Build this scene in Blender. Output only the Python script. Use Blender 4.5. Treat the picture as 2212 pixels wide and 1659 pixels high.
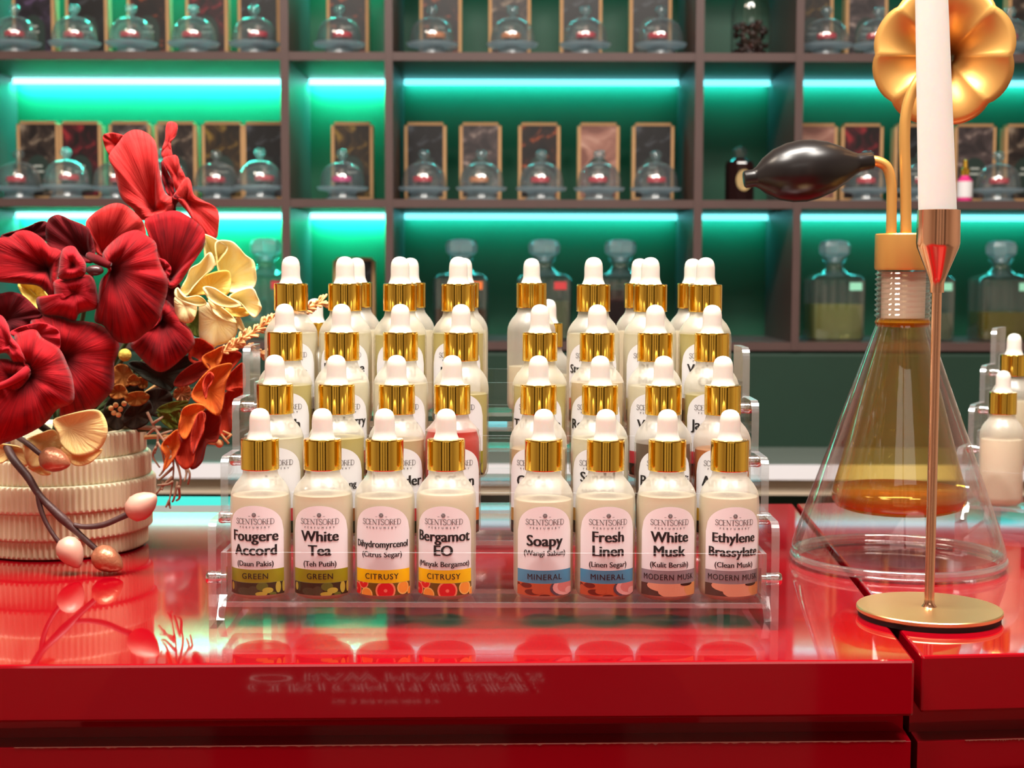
import bpy, bmesh, math, random
from mathutils import Vector, Matrix
random.seed(7)
sc = bpy.context.scene
for o in list(bpy.data.objects):
    bpy.data.objects.remove(o)
COL = sc.collection
W, H, F = 2212.0, 1659.0, 3200.0
CT = 0.9                                   # counter top height
# ------------------------------------------------------------------ camera
CAM = Vector((0, 0, CT + 0.1917))
PITCH, ROLL = math.radians(4.36), math.radians(0.16)
fw = Vector((0, math.cos(PITCH), -math.sin(PITCH)))
up0 = Vector((0, math.sin(PITCH), math.cos(PITCH)))
rt0 = Vector((1, 0, 0))
rt = rt0 * math.cos(ROLL) + up0 * math.sin(ROLL)
up = up0 * math.cos(ROLL) - rt0 * math.sin(ROLL)
cd = bpy.data.cameras.new('camera')
cd.sensor_width = 36
cd.lens = F * 36 / W
cd.clip_start = 0.01
cd.dof.use_dof = True
cd.dof.focus_distance = 0.81
cd.dof.aperture_fstop = 17
cam = bpy.data.objects.new('camera', cd)
COL.objects.link(cam)
m = Matrix.Identity(4)
for i in range(3):
    m[i][0], m[i][1], m[i][2], m[i][3] = rt[i], up[i], -fw[i], CAM[i]
cam.matrix_world = m
sc.camera = cam
# ------------------------------------------------------------------ view, world, lamps
vs = sc.view_settings
vs.view_transform = 'Standard'
vs.look = 'None'
vs.gamma = 1
vs.use_curve_mapping = False
vs.exposure = 0.0
sc.cycles.max_bounces = 10
sc.cycles.diffuse_bounces = 4
sc.cycles.glossy_bounces = 4
sc.cycles.transmission_bounces = 6
sc.cycles.transparent_max_bounces = 40
sc.cycles.caustics_reflective = False
sc.cycles.caustics_refractive = False
sc.cycles.use_denoising = True
wd = bpy.data.worlds.new('world')
sc.world = wd
wd.use_nodes = True
wd.node_tree.nodes['Background'].inputs[0].default_value = (1.0, 0.93, 0.85, 1)
wd.node_tree.nodes['Background'].inputs[1].default_value = 0.3

def area(name, loc, rot, sx, sy, watts, col):
    ld = bpy.data.lights.new(name, 'AREA')
    ld.shape = 'RECTANGLE'
    ld.size, ld.size_y = sx, sy
    ld.energy = watts
    ld.color = col
    o = bpy.data.objects.new(name, ld)
    o.location = loc
    o.rotation_euler = rot
    COL.objects.link(o)
WARM = (1.0, 0.93, 0.85)
area('ceiling_lamp', (-0.60, 0.24, 2.64), (math.radians(8), 0, 0), 0.45, 0.45, 27, WARM)
area('ceiling_lamp', (0.70, 0.28, 2.64), (math.radians(8), 0, 0), 0.45, 0.45, 27, WARM)
area('ceiling_lamp', (0.05, 0.70, 2.64), (0, 0, 0), 1.1, 0.35, 80, WARM)
area('ceiling_lamp', (-1.1, 0.9, 2.64), (0, math.radians(-15), 0), 0.4, 0.4, 12, (1, .84, .68))
area('ceiling_lamp', (0.1, -1.9, 2.3), (math.radians(55), 0, 0), 2.2, 0.4, 5, (1.0, 0.93, 0.84))

# ------------------------------------------------------------------ pixel helpers (real depth in metres)
def ray(u, v):
    return fw + rt * ((u - W / 2) / F) - up * ((v - H / 2) / F)
def at(u, v, Y):
    d = ray(u, v)
    return CAM + d * (Y / d.y)
def onz(u, v, z):
    d = ray(u, v)
    return CAM + d * ((z - CAM.z) / d.z)

# ------------------------------------------------------------------ materials
def srgb(r, g, b):
    f = lambda c: (c / 255 / 12.92) if c / 255 <= 0.04045 else ((c / 255 + 0.055) / 1.055) ** 2.4
    return (f(r), f(g), f(b), 1)
MATS = {}
def newmat(name):
    mt = bpy.data.materials.new(name)
    mt.use_nodes = True
    nt = mt.node_tree
    return mt, nt, nt.nodes['Principled BSDF'], nt.nodes['Material Output']
def N(nt, t, **kw):
    n = nt.nodes.new(t)
    for k, v in kw.items():
        if k[0] == '_':
            setattr(n, k[1:], v)
        else:
            n.inputs[k.replace('__', ' ')].default_value = v
    return n
def pm(name, col, rough=0.5, metal=0.0, noise=0.0, scale=40, bump=0.0, **kw):
    mt, nt, b, out = newmat(name)
    b.inputs['Base Color'].default_value = col
    b.inputs['Roughness'].default_value = rough
    b.inputs['Metallic'].default_value = metal
    for k, v in kw.items():
        b.inputs[k.replace('__', ' ')].default_value = v
    if noise or bump:
        tc = N(nt, 'ShaderNodeTexCoord')
        nz = N(nt, 'ShaderNodeTexNoise', Scale=scale, Detail=4.0)
        nt.links.new(tc.outputs['Object'], nz.inputs['Vector'])
        if noise:
            mx = N(nt, 'ShaderNodeMixRGB', _blend_type='MIX')
            mx.inputs[1].default_value = [c * (1 - noise) for c in col[:3]] + [1]
            mx.inputs[2].default_value = [min(1, c * (1 + noise)) for c in col[:3]] + [1]
            nt.links.new(nz.outputs['Fac'], mx.inputs[0])
            nt.links.new(mx.outputs[0], b.inputs['Base Color'])
        if bump:
            bp = N(nt, 'ShaderNodeBump', Strength=bump, Distance=0.002)
            nt.links.new(nz.outputs['Fac'], bp.inputs['Height'])
            nt.links.new(bp.outputs[0], b.inputs['Normal'])
    MATS[name] = mt
    return mt
def glassy(name, tint=(1, 1, 1, 1), edge=(0.8, 0.85, 0.85, 1), rough=0.02, base=0.05, power=3.0, gcol=(1, 1, 1, 1), top=0.6, tlf=0.45, milk=0.0, milkcol=(1, 1, 1, 1)):
    """thin clear wall: light passes, sheen grows towards grazing view"""
    mt, nt, b, out = newmat(name)
    nt.nodes.remove(b)
    lw = N(nt, 'ShaderNodeLayerWeight', Blend=0.5)
    pw = N(nt, 'ShaderNodeMath', _operation='POWER')
    pw.inputs[1].default_value = power
    nt.links.new(lw.outputs['Facing'], pw.inputs[0])
    mr = N(nt, 'ShaderNodeMapRange')
    mr.inputs['To Min'].default_value = base
    mr.inputs['To Max'].default_value = top
    nt.links.new(pw.outputs[0], mr.inputs['Value'])
    mc = N(nt, 'ShaderNodeMixRGB')
    mc.inputs[1].default_value = tint
    mc.inputs[2].default_value = edge
    nt.links.new(lw.outputs['Facing'], mc.inputs[0])
    tr = N(nt, 'ShaderNodeBsdfTransparent')
    nt.links.new(mc.outputs[0], tr.inputs[0])
    gl = N(nt, 'ShaderNodeBsdfGlossy', Roughness=rough, Color=gcol)
    mx = N(nt, 'ShaderNodeMixShader')
    nt.links.new(mr.outputs[0], mx.inputs[0])
    nt.links.new(tr.outputs[0], mx.inputs[1])
    nt.links.new(gl.outputs[0], mx.inputs[2])
    last = mx
    if milk:
        df = N(nt, 'ShaderNodeBsdfDiffuse', Color=milkcol)
        tl = N(nt, 'ShaderNodeBsdfTranslucent', Color=milkcol)
        m1 = N(nt, 'ShaderNodeMixShader')
        m1.inputs[0].default_value = tlf
        nt.links.new(df.outputs[0], m1.inputs[1])
        nt.links.new(tl.outputs[0], m1.inputs[2])
        m2 = N(nt, 'ShaderNodeMixShader')
        m2.inputs[0].default_value = milk
        nt.links.new(mx.outputs[0], m2.inputs[1])
        nt.links.new(m1.outputs[0], m2.inputs[2])
        last = m2
    nt.links.new(last.outputs[0], out.inputs['Surface'])
    MATS[name] = mt
    return mt
def emis(name, col, s):
    mt, nt, b, out = newmat(name)
    nt.nodes.remove(b)
    e = N(nt, 'ShaderNodeEmission', Color=col, Strength=s)
    nt.links.new(e.outputs[0], out.inputs['Surface'])
    MATS[name] = mt
    return mt
def petalmat(name, cols, nveins=60, rough=0.75, sheen=0.12, sub=0.0, vein=0.5, base=None):
    """petal cloth: UV = (angle round the vein origin, distance from it)"""
    mt, nt, b, out = newmat(name)
    uv = N(nt, 'ShaderNodeUVMap')
    mp = N(nt, 'ShaderNodeMapping')
    mp.inputs['Scale'].default_value = (nveins, 2.0, 1)
    nt.links.new(uv.outputs[0], mp.inputs[0])
    nz = N(nt, 'ShaderNodeTexNoise', Scale=1.0, Detail=3.0, Distortion=0.3)
    nt.links.new(mp.outputs[0], nz.inputs['Vector'])
    tc = N(nt, 'ShaderNodeTexCoord')
    n2 = N(nt, 'ShaderNodeTexNoise', Scale=55.0, Detail=3.0)
    nt.links.new(tc.outputs['Object'], n2.inputs['Vector'])
    av = N(nt, 'ShaderNodeMath', _operation='MULTIPLY_ADD')
    nt.links.new(nz.outputs['Fac'], av.inputs[0])
    av.inputs[1].default_value = vein
    ml = N(nt, 'ShaderNodeMath', _operation='MULTIPLY')
    nt.links.new(n2.outputs['Fac'], ml.inputs[0])
    ml.inputs[1].default_value = 1 - vein
    nt.links.new(ml.outputs[0], av.inputs[2])
    cr = N(nt, 'ShaderNodeValToRGB')
    cr.color_ramp.elements[0].position = 0.35
    cr.color_ramp.elements[1].position = 0.66
    cr.color_ramp.elements[0].color = cols[0]
    cr.color_ramp.elements[1].color = cols[1]
    nt.links.new(av.outputs[0], cr.inputs[0])
    colout = cr.outputs[0]
    if base:
        sp = N(nt, 'ShaderNodeSeparateXYZ')
        nt.links.new(uv.outputs[0], sp.inputs[0])
        mr = N(nt, 'ShaderNodeMapRange')
        mr.inputs['From Min'].default_value = 0.0
        mr.inputs['From Max'].default_value = 0.42
        nt.links.new(sp.outputs[1], mr.inputs[0])
        mb = N(nt, 'ShaderNodeMixRGB')
        mb.inputs[1].default_value = base
        nt.links.new(mr.outputs[0], mb.inputs[0])
        nt.links.new(colout, mb.inputs[2])
        colout = mb.outputs[0]
    nt.links.new(colout, b.inputs['Base Color'])
    b.inputs['Roughness'].default_value = rough
    b.inputs['Sheen Weight'].default_value = sheen
    b.inputs['Specular IOR Level'].default_value = 0.15
    bp = N(nt, 'ShaderNodeBump', Strength=0.4, Distance=0.002)
    nt.links.new(nz.outputs['Fac'], bp.inputs['Height'])
    nt.links.new(bp.outputs[0], b.inputs['Normal'])
    tl = N(nt, 'ShaderNodeBsdfTranslucent')
    nt.links.new(colout, tl.inputs[0])
    mx = N(nt, 'ShaderNodeMixShader')
    mx.inputs[0].default_value = 0.22
    nt.links.new(b.outputs[0], mx.inputs[1])
    nt.links.new(tl.outputs[0], mx.inputs[2])
    nt.links.new(mx.outputs[0], out.inputs['Surface'])
    MATS[name] = mt
    return mt

red = pm('red_lacquer', srgb(138, 1, 16), 0.05, 0, noise=0.05, scale=6, Coat__Weight=0.35, Coat__Roughness=0.02, Coat__IOR=1.5)
chip = pm('chipped_edge', srgb(150, 84, 70), 0.8)
shelfm = pm('shelf_laminate', srgb(82, 61, 58), 0.45, noise=0.12, scale=25)
green = pm('green_back_panel', srgb(12, 78, 54), 0.45, noise=0.18, scale=9)
greenpad = pm('green_upholstery', srgb(6, 46, 30), 0.7, noise=0.15, scale=14)
ledf = emis('led_front', (0.30, 1.0, 0.92, 1), 3.5)
ledfs = emis('led_front_soft', (0.22, 0.92, 1.0, 1), 1.9)
ledm = emis('led_cyan', (0.05, 1.0, 0.76, 1), 200)
leds = emis('led_cyan_soft', (0.04, 0.95, 0.92, 1), 32)
greym = pm('worktop_green_reflection', srgb(112, 122, 116), 0.35, noise=0.06, scale=8)  # the green panel's reflection on the top is put into this grey
glowb = emis('added_cyan_glow', (0.10, 0.95, 0.80, 1), 1.0)
whitem = pm('white_laminate', srgb(226, 226, 232), 0.3)
beigem = pm('beige_laminate', srgb(205, 188, 165), 0.45)
wallm = pm('warm_wall_paint', srgb(214, 200, 184), 0.8, noise=0.04, scale=3, bump=0.05)
refl_bar = pm('reflection_bar_dark', srgb(46, 34, 30), 0.5, noise=0.2, scale=8)
floorm = pm('floor_tile', srgb(120, 104, 92), 0.35, noise=0.1, scale=5)
ceilm = pm('ceiling_paint', srgb(225, 218, 208), 0.9, noise=0.03, scale=3)
acry = glassy('clear_acrylic', (0.985, 0.99, 0.99, 1), (0.93, 0.96, 0.96, 1), 0.015, 0.018, 4.0)
acrye = glassy('polished_acrylic_edge', (0.9, 0.94, 0.95, 1), (0.75, 0.85, 0.88, 1), 0.06, 0.24, 1.8, milk=0.17, milkcol=(0.9, 0.93, 0.95, 1))
glass = glassy('clear_glass', (0.985, 0.99, 0.99, 1), (0.88, 0.92, 0.92, 1), 0.02, 0.05, 2.3, top=0.8)
press = glassy('pressed_glass', (0.97, 0.98, 0.98, 1), (0.8, 0.86, 0.88, 1), 0.05, 0.10, 1.5, milk=0.20, tlf=0.88, milkcol=(0.7, 0.92, 1, 1))
pressb = glassy('pressed_glass_base', (0.95, 0.97, 0.98, 1), (0.8, 0.86, 0.88, 1), 0.2, 0.16, 1.6, milk=0.42, tlf=0.7, milkcol=(0.7, 0.9, 1, 1))
frost = glassy('frosted_glass', (0.97, 0.95, 0.9, 1), (0.9, 0.9, 0.85, 1), 0.32, 0.07, 3.0, milk=0.34, milkcol=(0.86, 0.82, 0.74, 1))
frostf = glassy('frosted_glass_filled', (0.97, 0.95, 0.9, 1), (0.9, 0.9, 0.85, 1), 0.32, 0.05, 3.0, top=0.35, milk=0.08, milkcol=(0.86, 0.80, 0.68, 1))
frostc = glassy('frosted_glass_clear_fill', (0.97, 0.95, 0.9, 1), (0.9, 0.9, 0.85, 1), 0.32, 0.06, 3.0, top=0.45, milk=0.34, milkcol=(0.88, 0.84, 0.75, 1))
rimg = glassy('thick_glass_rim', (0.95, 0.96, 0.96, 1), (0.8, 0.85, 0.86, 1), 0.05, 0.16, 1.3, top=0.75, milk=0.08)
amberg = glassy('amber_tinted_glass', (0.97, 0.86, 0.46, 1), (0.72, 0.52, 0.12, 1), 0.03, 0.06, 3.0, milk=0.05, milkcol=(0.9, 0.68, 0.2, 1))  # amber tint through the wall, deeper at grazing view
amberl = glassy('amber_liquid', (0.93, 0.50, 0.04, 1), (0.62, 0.22, 0.0, 1), 0.03, 0.06, 3.0, milk=0.26, milkcol=(0.95, 0.42, 0.02, 1))
white = pm('white_rubber', srgb(218, 211, 202), 0.22, Subsurface__Weight=0.15)
gold = pm('polished_gold', srgb(250, 204, 84), 0.10, 1.0)
satin = pm('satin_gold', srgb(228, 172, 94), 0.38, 0.6, noise=0.06, scale=30)
rose = pm('rose_gold', srgb(240, 184, 150), 0.18, 1.0)
paleg = pm('pale_gold', srgb(246, 214, 152), 0.34, 1.0)
chrome = pm('chrome', (0.85, 0.85, 0.86, 1), 0.08, 1.0)
blackr = pm('black_rubber', srgb(26, 23, 23), 0.28, noise=0.1, scale=20)
black = pm('black_pad', srgb(16, 14, 14), 0.6)
wax = pm('white_wax', srgb(240, 234, 230), 0.45, Subsurface__Weight=0.3)
paper = pm('label_paper', srgb(238, 235, 237), 0.28)
ink = pm('black_ink', srgb(24, 18, 18), 0.5)
logo = pm('logo_ink', srgb(74, 62, 62), 0.5)
kraft = pm('kraft_card', srgb(188, 146, 100), 0.75, noise=0.08, scale=60)
ceram = pm('cream_glaze', srgb(222, 212, 178), 0.22, noise=0.05, scale=30, Coat__Weight=0.3)
foam = pm('dark_moss', srgb(40, 30, 18), 0.95, noise=0.4, scale=90, bump=0.6)
stemg = pm('green_stem', srgb(60, 76, 38), 0.6, noise=0.2, scale=60)
stemb = pm('brown_twig', srgb(70, 42, 40), 0.5, noise=0.3, scale=120, bump=0.4)
LIQ = {}
def liquid(name, r, g, b):
    mt, nt, bs, out = newmat(name)
    c = srgb(r, g, b)
    bs.inputs['Base Color'].default_value = c
    bs.inputs['Roughness'].default_value = 0.3
    tl = N(nt, 'ShaderNodeBsdfTranslucent', Color=c)
    mx = N(nt, 'ShaderNodeMixShader')
    mx.inputs[0].default_value = 0.4
    nt.links.new(bs.outputs[0], mx.inputs[1])
    nt.links.new(tl.outputs[0], mx.inputs[2])
    nt.links.new(mx.outputs[0], out.inputs['Surface'])
    LIQ[name] = mt
liquid('clear', 246, 238, 216); liquid('yellow', 226, 214, 142); liquid('red', 224, 22, 18)
liquid('brown', 104, 66, 40); liquid('amber', 226, 140, 20); liquid('tan', 232, 210, 172); liquid('pale', 242, 236, 210)
ORC = petalmat('orchid_velvet', (srgb(108, 0, 12), srgb(194, 18, 30)), 42, base=srgb(70, 8, 14))
ORP = petalmat('orchid_lit', (srgb(188, 24, 28), srgb(234, 70, 66)), 34)  # paler red: light from above on the top petals put into the colour
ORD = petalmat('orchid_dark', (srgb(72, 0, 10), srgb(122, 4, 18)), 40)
ORL = petalmat('orchid_lip', (srgb(154, 6, 26), srgb(212, 36, 50)), 30)
YEL = petalmat('rose_yellow', (srgb(250, 228, 146), srgb(254, 246, 204)), 14, sheen=0.1, vein=0.3)
YED = petalmat('rose_heart', (srgb(246, 204, 80), srgb(252, 230, 134)), 14, sheen=0.1, vein=0.3)
CRM = petalmat('cream_petal', (srgb(238, 198, 120), srgb(252, 228, 164)), 20, sheen=0.1, vein=0.4)
ORG = petalmat('orange_petal', (srgb(206, 84, 20), srgb(240, 136, 52)), 30, vein=0.4)
ORR = petalmat('orange_red_petal', (srgb(176, 34, 16), srgb(226, 74, 40)), 30, vein=0.4)
ORK = petalmat('rust_petal', (srgb(120, 20, 12), srgb(170, 44, 24)), 30, vein=0.4)
LFD = petalmat('dark_leaf', (srgb(34, 36, 30), srgb(66, 66, 54)), 40)
LFK = petalmat('deep_brown_leaf', (srgb(26, 18, 12), srgb(62, 42, 28)), 20)
LFA = petalmat('amber_leaf', (srgb(150, 86, 30), srgb(206, 128, 58)), 30)
LFG = petalmat('olive_leaf', (srgb(70, 84, 20), srgb(126, 136, 48)), 30)
copper = pm('copper_leaf', srgb(206, 140, 96), 0.3, 0.8, noise=0.3, scale=200, bump=0.6)
straw = pm('dry_straw', srgb(232, 176, 116), 0.8, noise=0.15, scale=150)
mauve = pm('dry_twig', srgb(168, 132, 108), 0.8, noise=0.15, scale=150)

# ------------------------------------------------------------------ object helpers
def link(name, me, mat=None, parent=None, smooth=True, label=None):
    o = bpy.data.objects.new(name, me)
    COL.objects.link(o)
    if mat is not None:
        for mm in (mat if isinstance(mat, (list, tuple)) else [mat]):
            me.materials.append(mm)
    if smooth:
        me.polygons.foreach_set('use_smooth', [True] * len(me.polygons))
    if parent is not None:
        o.parent = parent
    if label:
        o['label'] = label
    return o
def tag(o, label, cat, group=None, kind=None):
    o['label'] = label
    o['category'] = cat
    if group:
        o['group'] = group
    if kind:
        o['kind'] = kind
    return o
def empty(name, loc, label, cat, group=None, rz=0.0):
    o = bpy.data.objects.new(name, None)
    o.empty_display_size = 0.02
    COL.objects.link(o)
    o.location = loc
    o.rotation_euler = (0, 0, rz)
    return tag(o, label, cat, group)
def struct(o, label=None):
    o['kind'] = 'structure'
    if label:
        o['label'] = label
    return o
def tome(bm, name='mesh'):
    me = bpy.data.meshes.new(name)
    bm.to_mesh(me)
    bm.free()
    return me
def pyme(vs_, fs, name='mesh'):
    me = bpy.data.meshes.new(name)
    me.from_pydata([tuple(v) for v in vs_], [], fs)
    me.update()
    return me
def sharp(o, deg=35):
    """hard edges where faces meet steeply"""
    me = o.data
    bm = bmesh.new()
    bm.from_mesh(me)
    for e in bm.edges:
        if len(e.link_faces) == 2 and e.calc_face_angle(0) > math.radians(deg):
            e.smooth = False
    bm.to_mesh(me)
    bm.free()
    return o
def add_box(bm, c, s, mi=0):
    r = bmesh.ops.create_cube(bm, size=1.0, matrix=Matrix.Translation(c) @ Matrix.Diagonal((s[0], s[1], s[2], 1)))
    for f in {f for v in r['verts'] for f in v.link_faces}:
        f.material_index = mi
    return r['verts']
def box(name, c, s, mat, parent=None, bevel=0.0):
    bm = bmesh.new()
    add_box(bm, c, s)
    if bevel:
        bmesh.ops.bevel(bm, geom=bm.edges[:], offset=bevel, segments=2, profile=0.5, affect='EDGES')
    return link(name, tome(bm), mat, parent, smooth=False)
def lathe_vf(prof, n, vs_=None, fs=None, mod=None, M=None):
    vs_ = [] if vs_ is None else vs_
    fs = [] if fs is None else fs
    b0 = len(vs_)
    for k, (r, z) in enumerate(prof):
        for j in range(n):
            a = 2 * math.pi * j / n
            rr = r if mod is None else mod(r, z, a, k)
            p = Vector((rr * math.cos(a), rr * math.sin(a), z))
            vs_.append(M @ p if M else p)
    for k in range(len(prof) - 1):
        for j in range(n):
            j2 = (j + 1) % n
            fs.append((b0 + k * n + j, b0 + k * n + j2, b0 + (k + 1) * n + j2, b0 + (k + 1) * n + j))
    return vs_, fs
def lathe(name, prof, mat, parent=None, n=40, mod=None, M=None, sh=40):
    v, f = lathe_vf(prof, n, mod=mod, M=M)
    if prof[0][0] > 1e-5:
        pass
    o = link(name, pyme(v, f, name), mat, parent)
    bm = bmesh.new()
    bm.from_mesh(o.data)
    bmesh.ops.remove_doubles(bm, verts=bm.verts[:], dist=1e-6)
    bmesh.ops.recalc_face_normals(bm, faces=bm.faces[:])
    bm.to_mesh(o.data)
    bm.free()
    if sh:
        sharp(o, sh)
    return o
def frame_to(p0, p1):
    d = (p1 - p0)
    q = Vector((0, 0, 1)).rotation_difference(d.normalized())
    return Matrix.Translation(p0) @ q.to_matrix().to_4x4()
def crom(pts, n=6, closed=False):
    P = [Vector(p) for p in pts]
    L = len(P)
    out = []
    rng = range(L) if closed else range(L - 1)
    for i in rng:
        if closed:
            a, b, c, d = P[i - 1], P[i], P[(i + 1) % L], P[(i + 2) % L]
        else:
            a, b, c, d = P[max(i - 1, 0)], P[i], P[i + 1], P[min(i + 2, L - 1)]
        for k in range(n):
            t = k / n
            out.append(0.5 * ((2 * b) + (c - a) * t + (2 * a - 5 * b + 4 * c - d) * t * t + (3 * b - a - 3 * c + d) * t ** 3))
    if not closed:
        out.append(P[-1].copy())
    return out
def tube_vf(pts, rad, n=10, vs_=None, fs=None, caps=True):
    vs_ = [] if vs_ is None else vs_
    fs = [] if fs is None else fs
    b0 = len(vs_)
    L = len(pts)
    x = None
    for i, p in enumerate(pts):
        d = (pts[min(i + 1, L - 1)] - pts[max(i - 1, 0)]).normalized()
        if x is None:
            x = d.orthogonal().normalized()
        x = (x - d * x.dot(d)).normalized()
        y = d.cross(x)
        r = rad[i] if isinstance(rad, (list, tuple)) else rad
        for j in range(n):
            a = 2 * math.pi * j / n
            vs_.append(p + x * (r * math.cos(a)) + y * (r * math.sin(a)))
    for i in range(L - 1):
        for j in range(n):
            j2 = (j + 1) % n
            fs.append((b0 + i * n + j, b0 + i * n + j2, b0 + (i + 1) * n + j2, b0 + (i + 1) * n + j))
    if caps:
        fs.append(tuple(b0 + j for j in reversed(range(n))))
        fs.append(tuple(b0 + (L - 1) * n + j for j in range(n)))
    return vs_, fs
def tube(name, pts, rad, mat, parent=None, n=10, cr=6):
    P = crom(pts, cr) if cr else [Vector(p) for p in pts]
    if isinstance(rad, (list, tuple)):
        k = len(rad)
        rad = [rad[min(int(i / max(len(P) - 1, 1) * (k - 1)), k - 2)] * (1 - ((i / max(len(P) - 1, 1) * (k - 1)) - min(int(i / max(len(P) - 1, 1) * (k - 1)), k - 2)))
               + rad[min(int(i / max(len(P) - 1, 1) * (k - 1)), k - 2) + 1] * ((i / max(len(P) - 1, 1) * (k - 1)) - min(int(i / max(len(P) - 1, 1) * (k - 1)), k - 2)) for i in range(len(P))]
    v, f = tube_vf(P, rad, n)
    return link(name, pyme(v, f, name), mat, parent)
def local(o, root):
    """give a world-space mesh to a root standing at its base"""
    o.data.transform(Matrix.Translation(-root.location))
    o.parent = root
    return o
def copy_tree(root, loc, label, rz=None):
    r = root.copy()
    COL.objects.link(r)
    r.location = loc
    r['label'] = label
    if rz is not None:
        r.rotation_euler = (0, 0, rz)
    for ch in list(root.children):
        c = ch.copy()
        COL.objects.link(c)
        c.parent = r
        for g in ch.children:
            d = g.copy()
            COL.objects.link(d)
            d.parent = c
    return r
ORDN = ['first', 'second', 'third', 'fourth', 'fifth', 'sixth', 'seventh', 'eighth', 'ninth']
# ------------------------------------------------------------------ room shell
XL, XR, YB, YF, ZC = -3.0, 3.0, 2.93, -2.4, 2.7
struct(box('floor', (0, 0.25, -0.05), (6.2, 5.6, 0.1), floorm))
struct(box('ceiling', (0, 0.25, ZC + 0.05), (6.2, 5.6, 0.1), ceilm))
struct(box('wall_back', (0, YB + 0.05, ZC / 2), (6.2, 0.1, ZC), wallm))
struct(box('wall_left', (XL - 0.05, 0.25, ZC / 2), (0.1, 5.4, ZC), wallm))
struct(box('wall_right', (XR + 0.05, 0.25, ZC / 2), (0.1, 5.4, ZC), wallm))
struct(box('wall_front', (0, YF - 0.05, ZC / 2), (6.2, 0.1, ZC), wallm))
for i, (x, w) in enumerate(((-1.55, 0.5), (-0.45, 0.24), (0.35, 0.3), (1.3, 0.55))):
    struct(box('reflection_bar_%d' % (i + 1), (x, YF + 0.02, 1.15), (w, 0.04, 2.3), refl_bar))  # unseen dark bars added to streak the gold collars' reflections

# ------------------------------------------------------------------ wall shelving behind the counter
YS, YK = 2.6, 2.875
sx = lambda u: at(u, 437, YS).x
BAYS = [(-70, 608), (626, 832), (849, 1499), (1517, 1714), (1731, 2400)]
zA = at(1106, 440, YS).z          # middle shelf
zT = at(1106, 122, YS).z          # top shelf
zB = at(1106, 747, YS).z          # lowest shelf
SHZ = [zB, zA, zT, zT + 0.252]
TH = 0.0145
BAYN = ['far left bay', 'narrow left bay', 'wide middle bay', 'narrow right bay', 'right-hand bay']
shelf_root = empty('wall_shelving', (0, YS, 0), 'dark laminate wall shelving with green back panels and cyan light strips', 'shelving')
x0, x1 = sx(-90), sx(2420)
zt, zb0 = SHZ[3] + TH / 2, zB - TH / 2
ups = [(-88, -70)] + [(BAYS[i][1], BAYS[i + 1][0]) for i in range(4)] + [(2400, 2418)]
for a, b in ups:
    xa, xb = sx(a), sx(b)
    local(box('upright', ((xa + xb) / 2, (YS + YK) / 2, (zt + zb0) / 2), (xb - xa, YK - YS, zt - zb0), shelfm), shelf_root)
for bi, (a, b) in enumerate(BAYS):
    xa, xb = sx(a) + 0.0002, sx(b) - 0.0002
    for zi, z in enumerate(SHZ):
        local(box('shelf_board', ((xa + xb) / 2, (YS + YK) / 2 + 0.001, z), (xb - xa, YK - YS, TH), shelfm), shelf_root)
        if zi > 0:
            o = local(box('led_strip', ((xa + xb) / 2, YK - 0.022, z - TH / 2 - 0.0055), (xb - xa - 0.004, 0.012, 0.007), ledf if bi < 2 else ledfs), shelf_root)
            o.data.materials.append(ledm if bi < 2 else leds)
            for f in o.data.polygons:       # the open sides of the profile shine down and onto the panel behind
                f.material_index = 1 if f.normal.z < -.5 or f.normal.y > .5 else 0
            bm = bmesh.new()                # front lip added to hide the bright faces from low views
            bm.from_mesh(o.data)
            add_box(bm, Vector(((xa + xb) / 2, YK - 0.030, z - TH / 2 - 0.0065)) - shelf_root.location, (xb - xa - 0.004, 0.003, 0.011), 0)
            bm.to_mesh(o.data)
            bm.free()
            o['label'] = 'glowing cyan light strip'
    local(box('back_panel', ((xa + xb) / 2, YK + 0.006, (zt + zb0) / 2), (xb - xa + 0.01, 0.012, zt - zb0), green), shelf_root)
# upholstered panel below, pale worktop in front of it
zw = onz(1106, 1003, 0).z
zw = at(1106, 1003, 2.36).z
pan = box('upholstered_panel', ((x0 + x1) / 2, YS + 0.03, (zb0 + zw - 0.05) / 2), (x1 - x0, 0.05, zb0 - zw + 0.05), greenpad, None, 0.01)
tag(pan, 'dark green upholstered panel below the lowest wall shelf', 'wall panel')
bc = empty('back_counter', (0, 2.36, 0), 'low white-edged side counter in front of the green panel', 'counter')
za, zb_, zc_ = zw, at(1106, 1035, 2.36).z, at(1106, 1072, 2.36).z
local(box('worktop', ((x0 + x1) / 2, 2.4855, (za + zb_) / 2), (x1 - x0, 0.235, za - zb_), greym), bc)
local(box('edge_band', ((x0 + x1) / 2, 2.364, (za + zb_) / 2), (x1 - x0, 0.008, za - zb_), whitem), bc)
local(box('apron', ((x0 + x1) / 2, 2.49, (zb_ + zc_) / 2), (x1 - x0, 0.22, zb_ - zc_), beigem), bc)
local(box('cabinet_body', ((x0 + x1) / 2, 2.55, zc_ / 2), (x1 - x0, 0.10, zc_), greenpad), bc)

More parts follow.
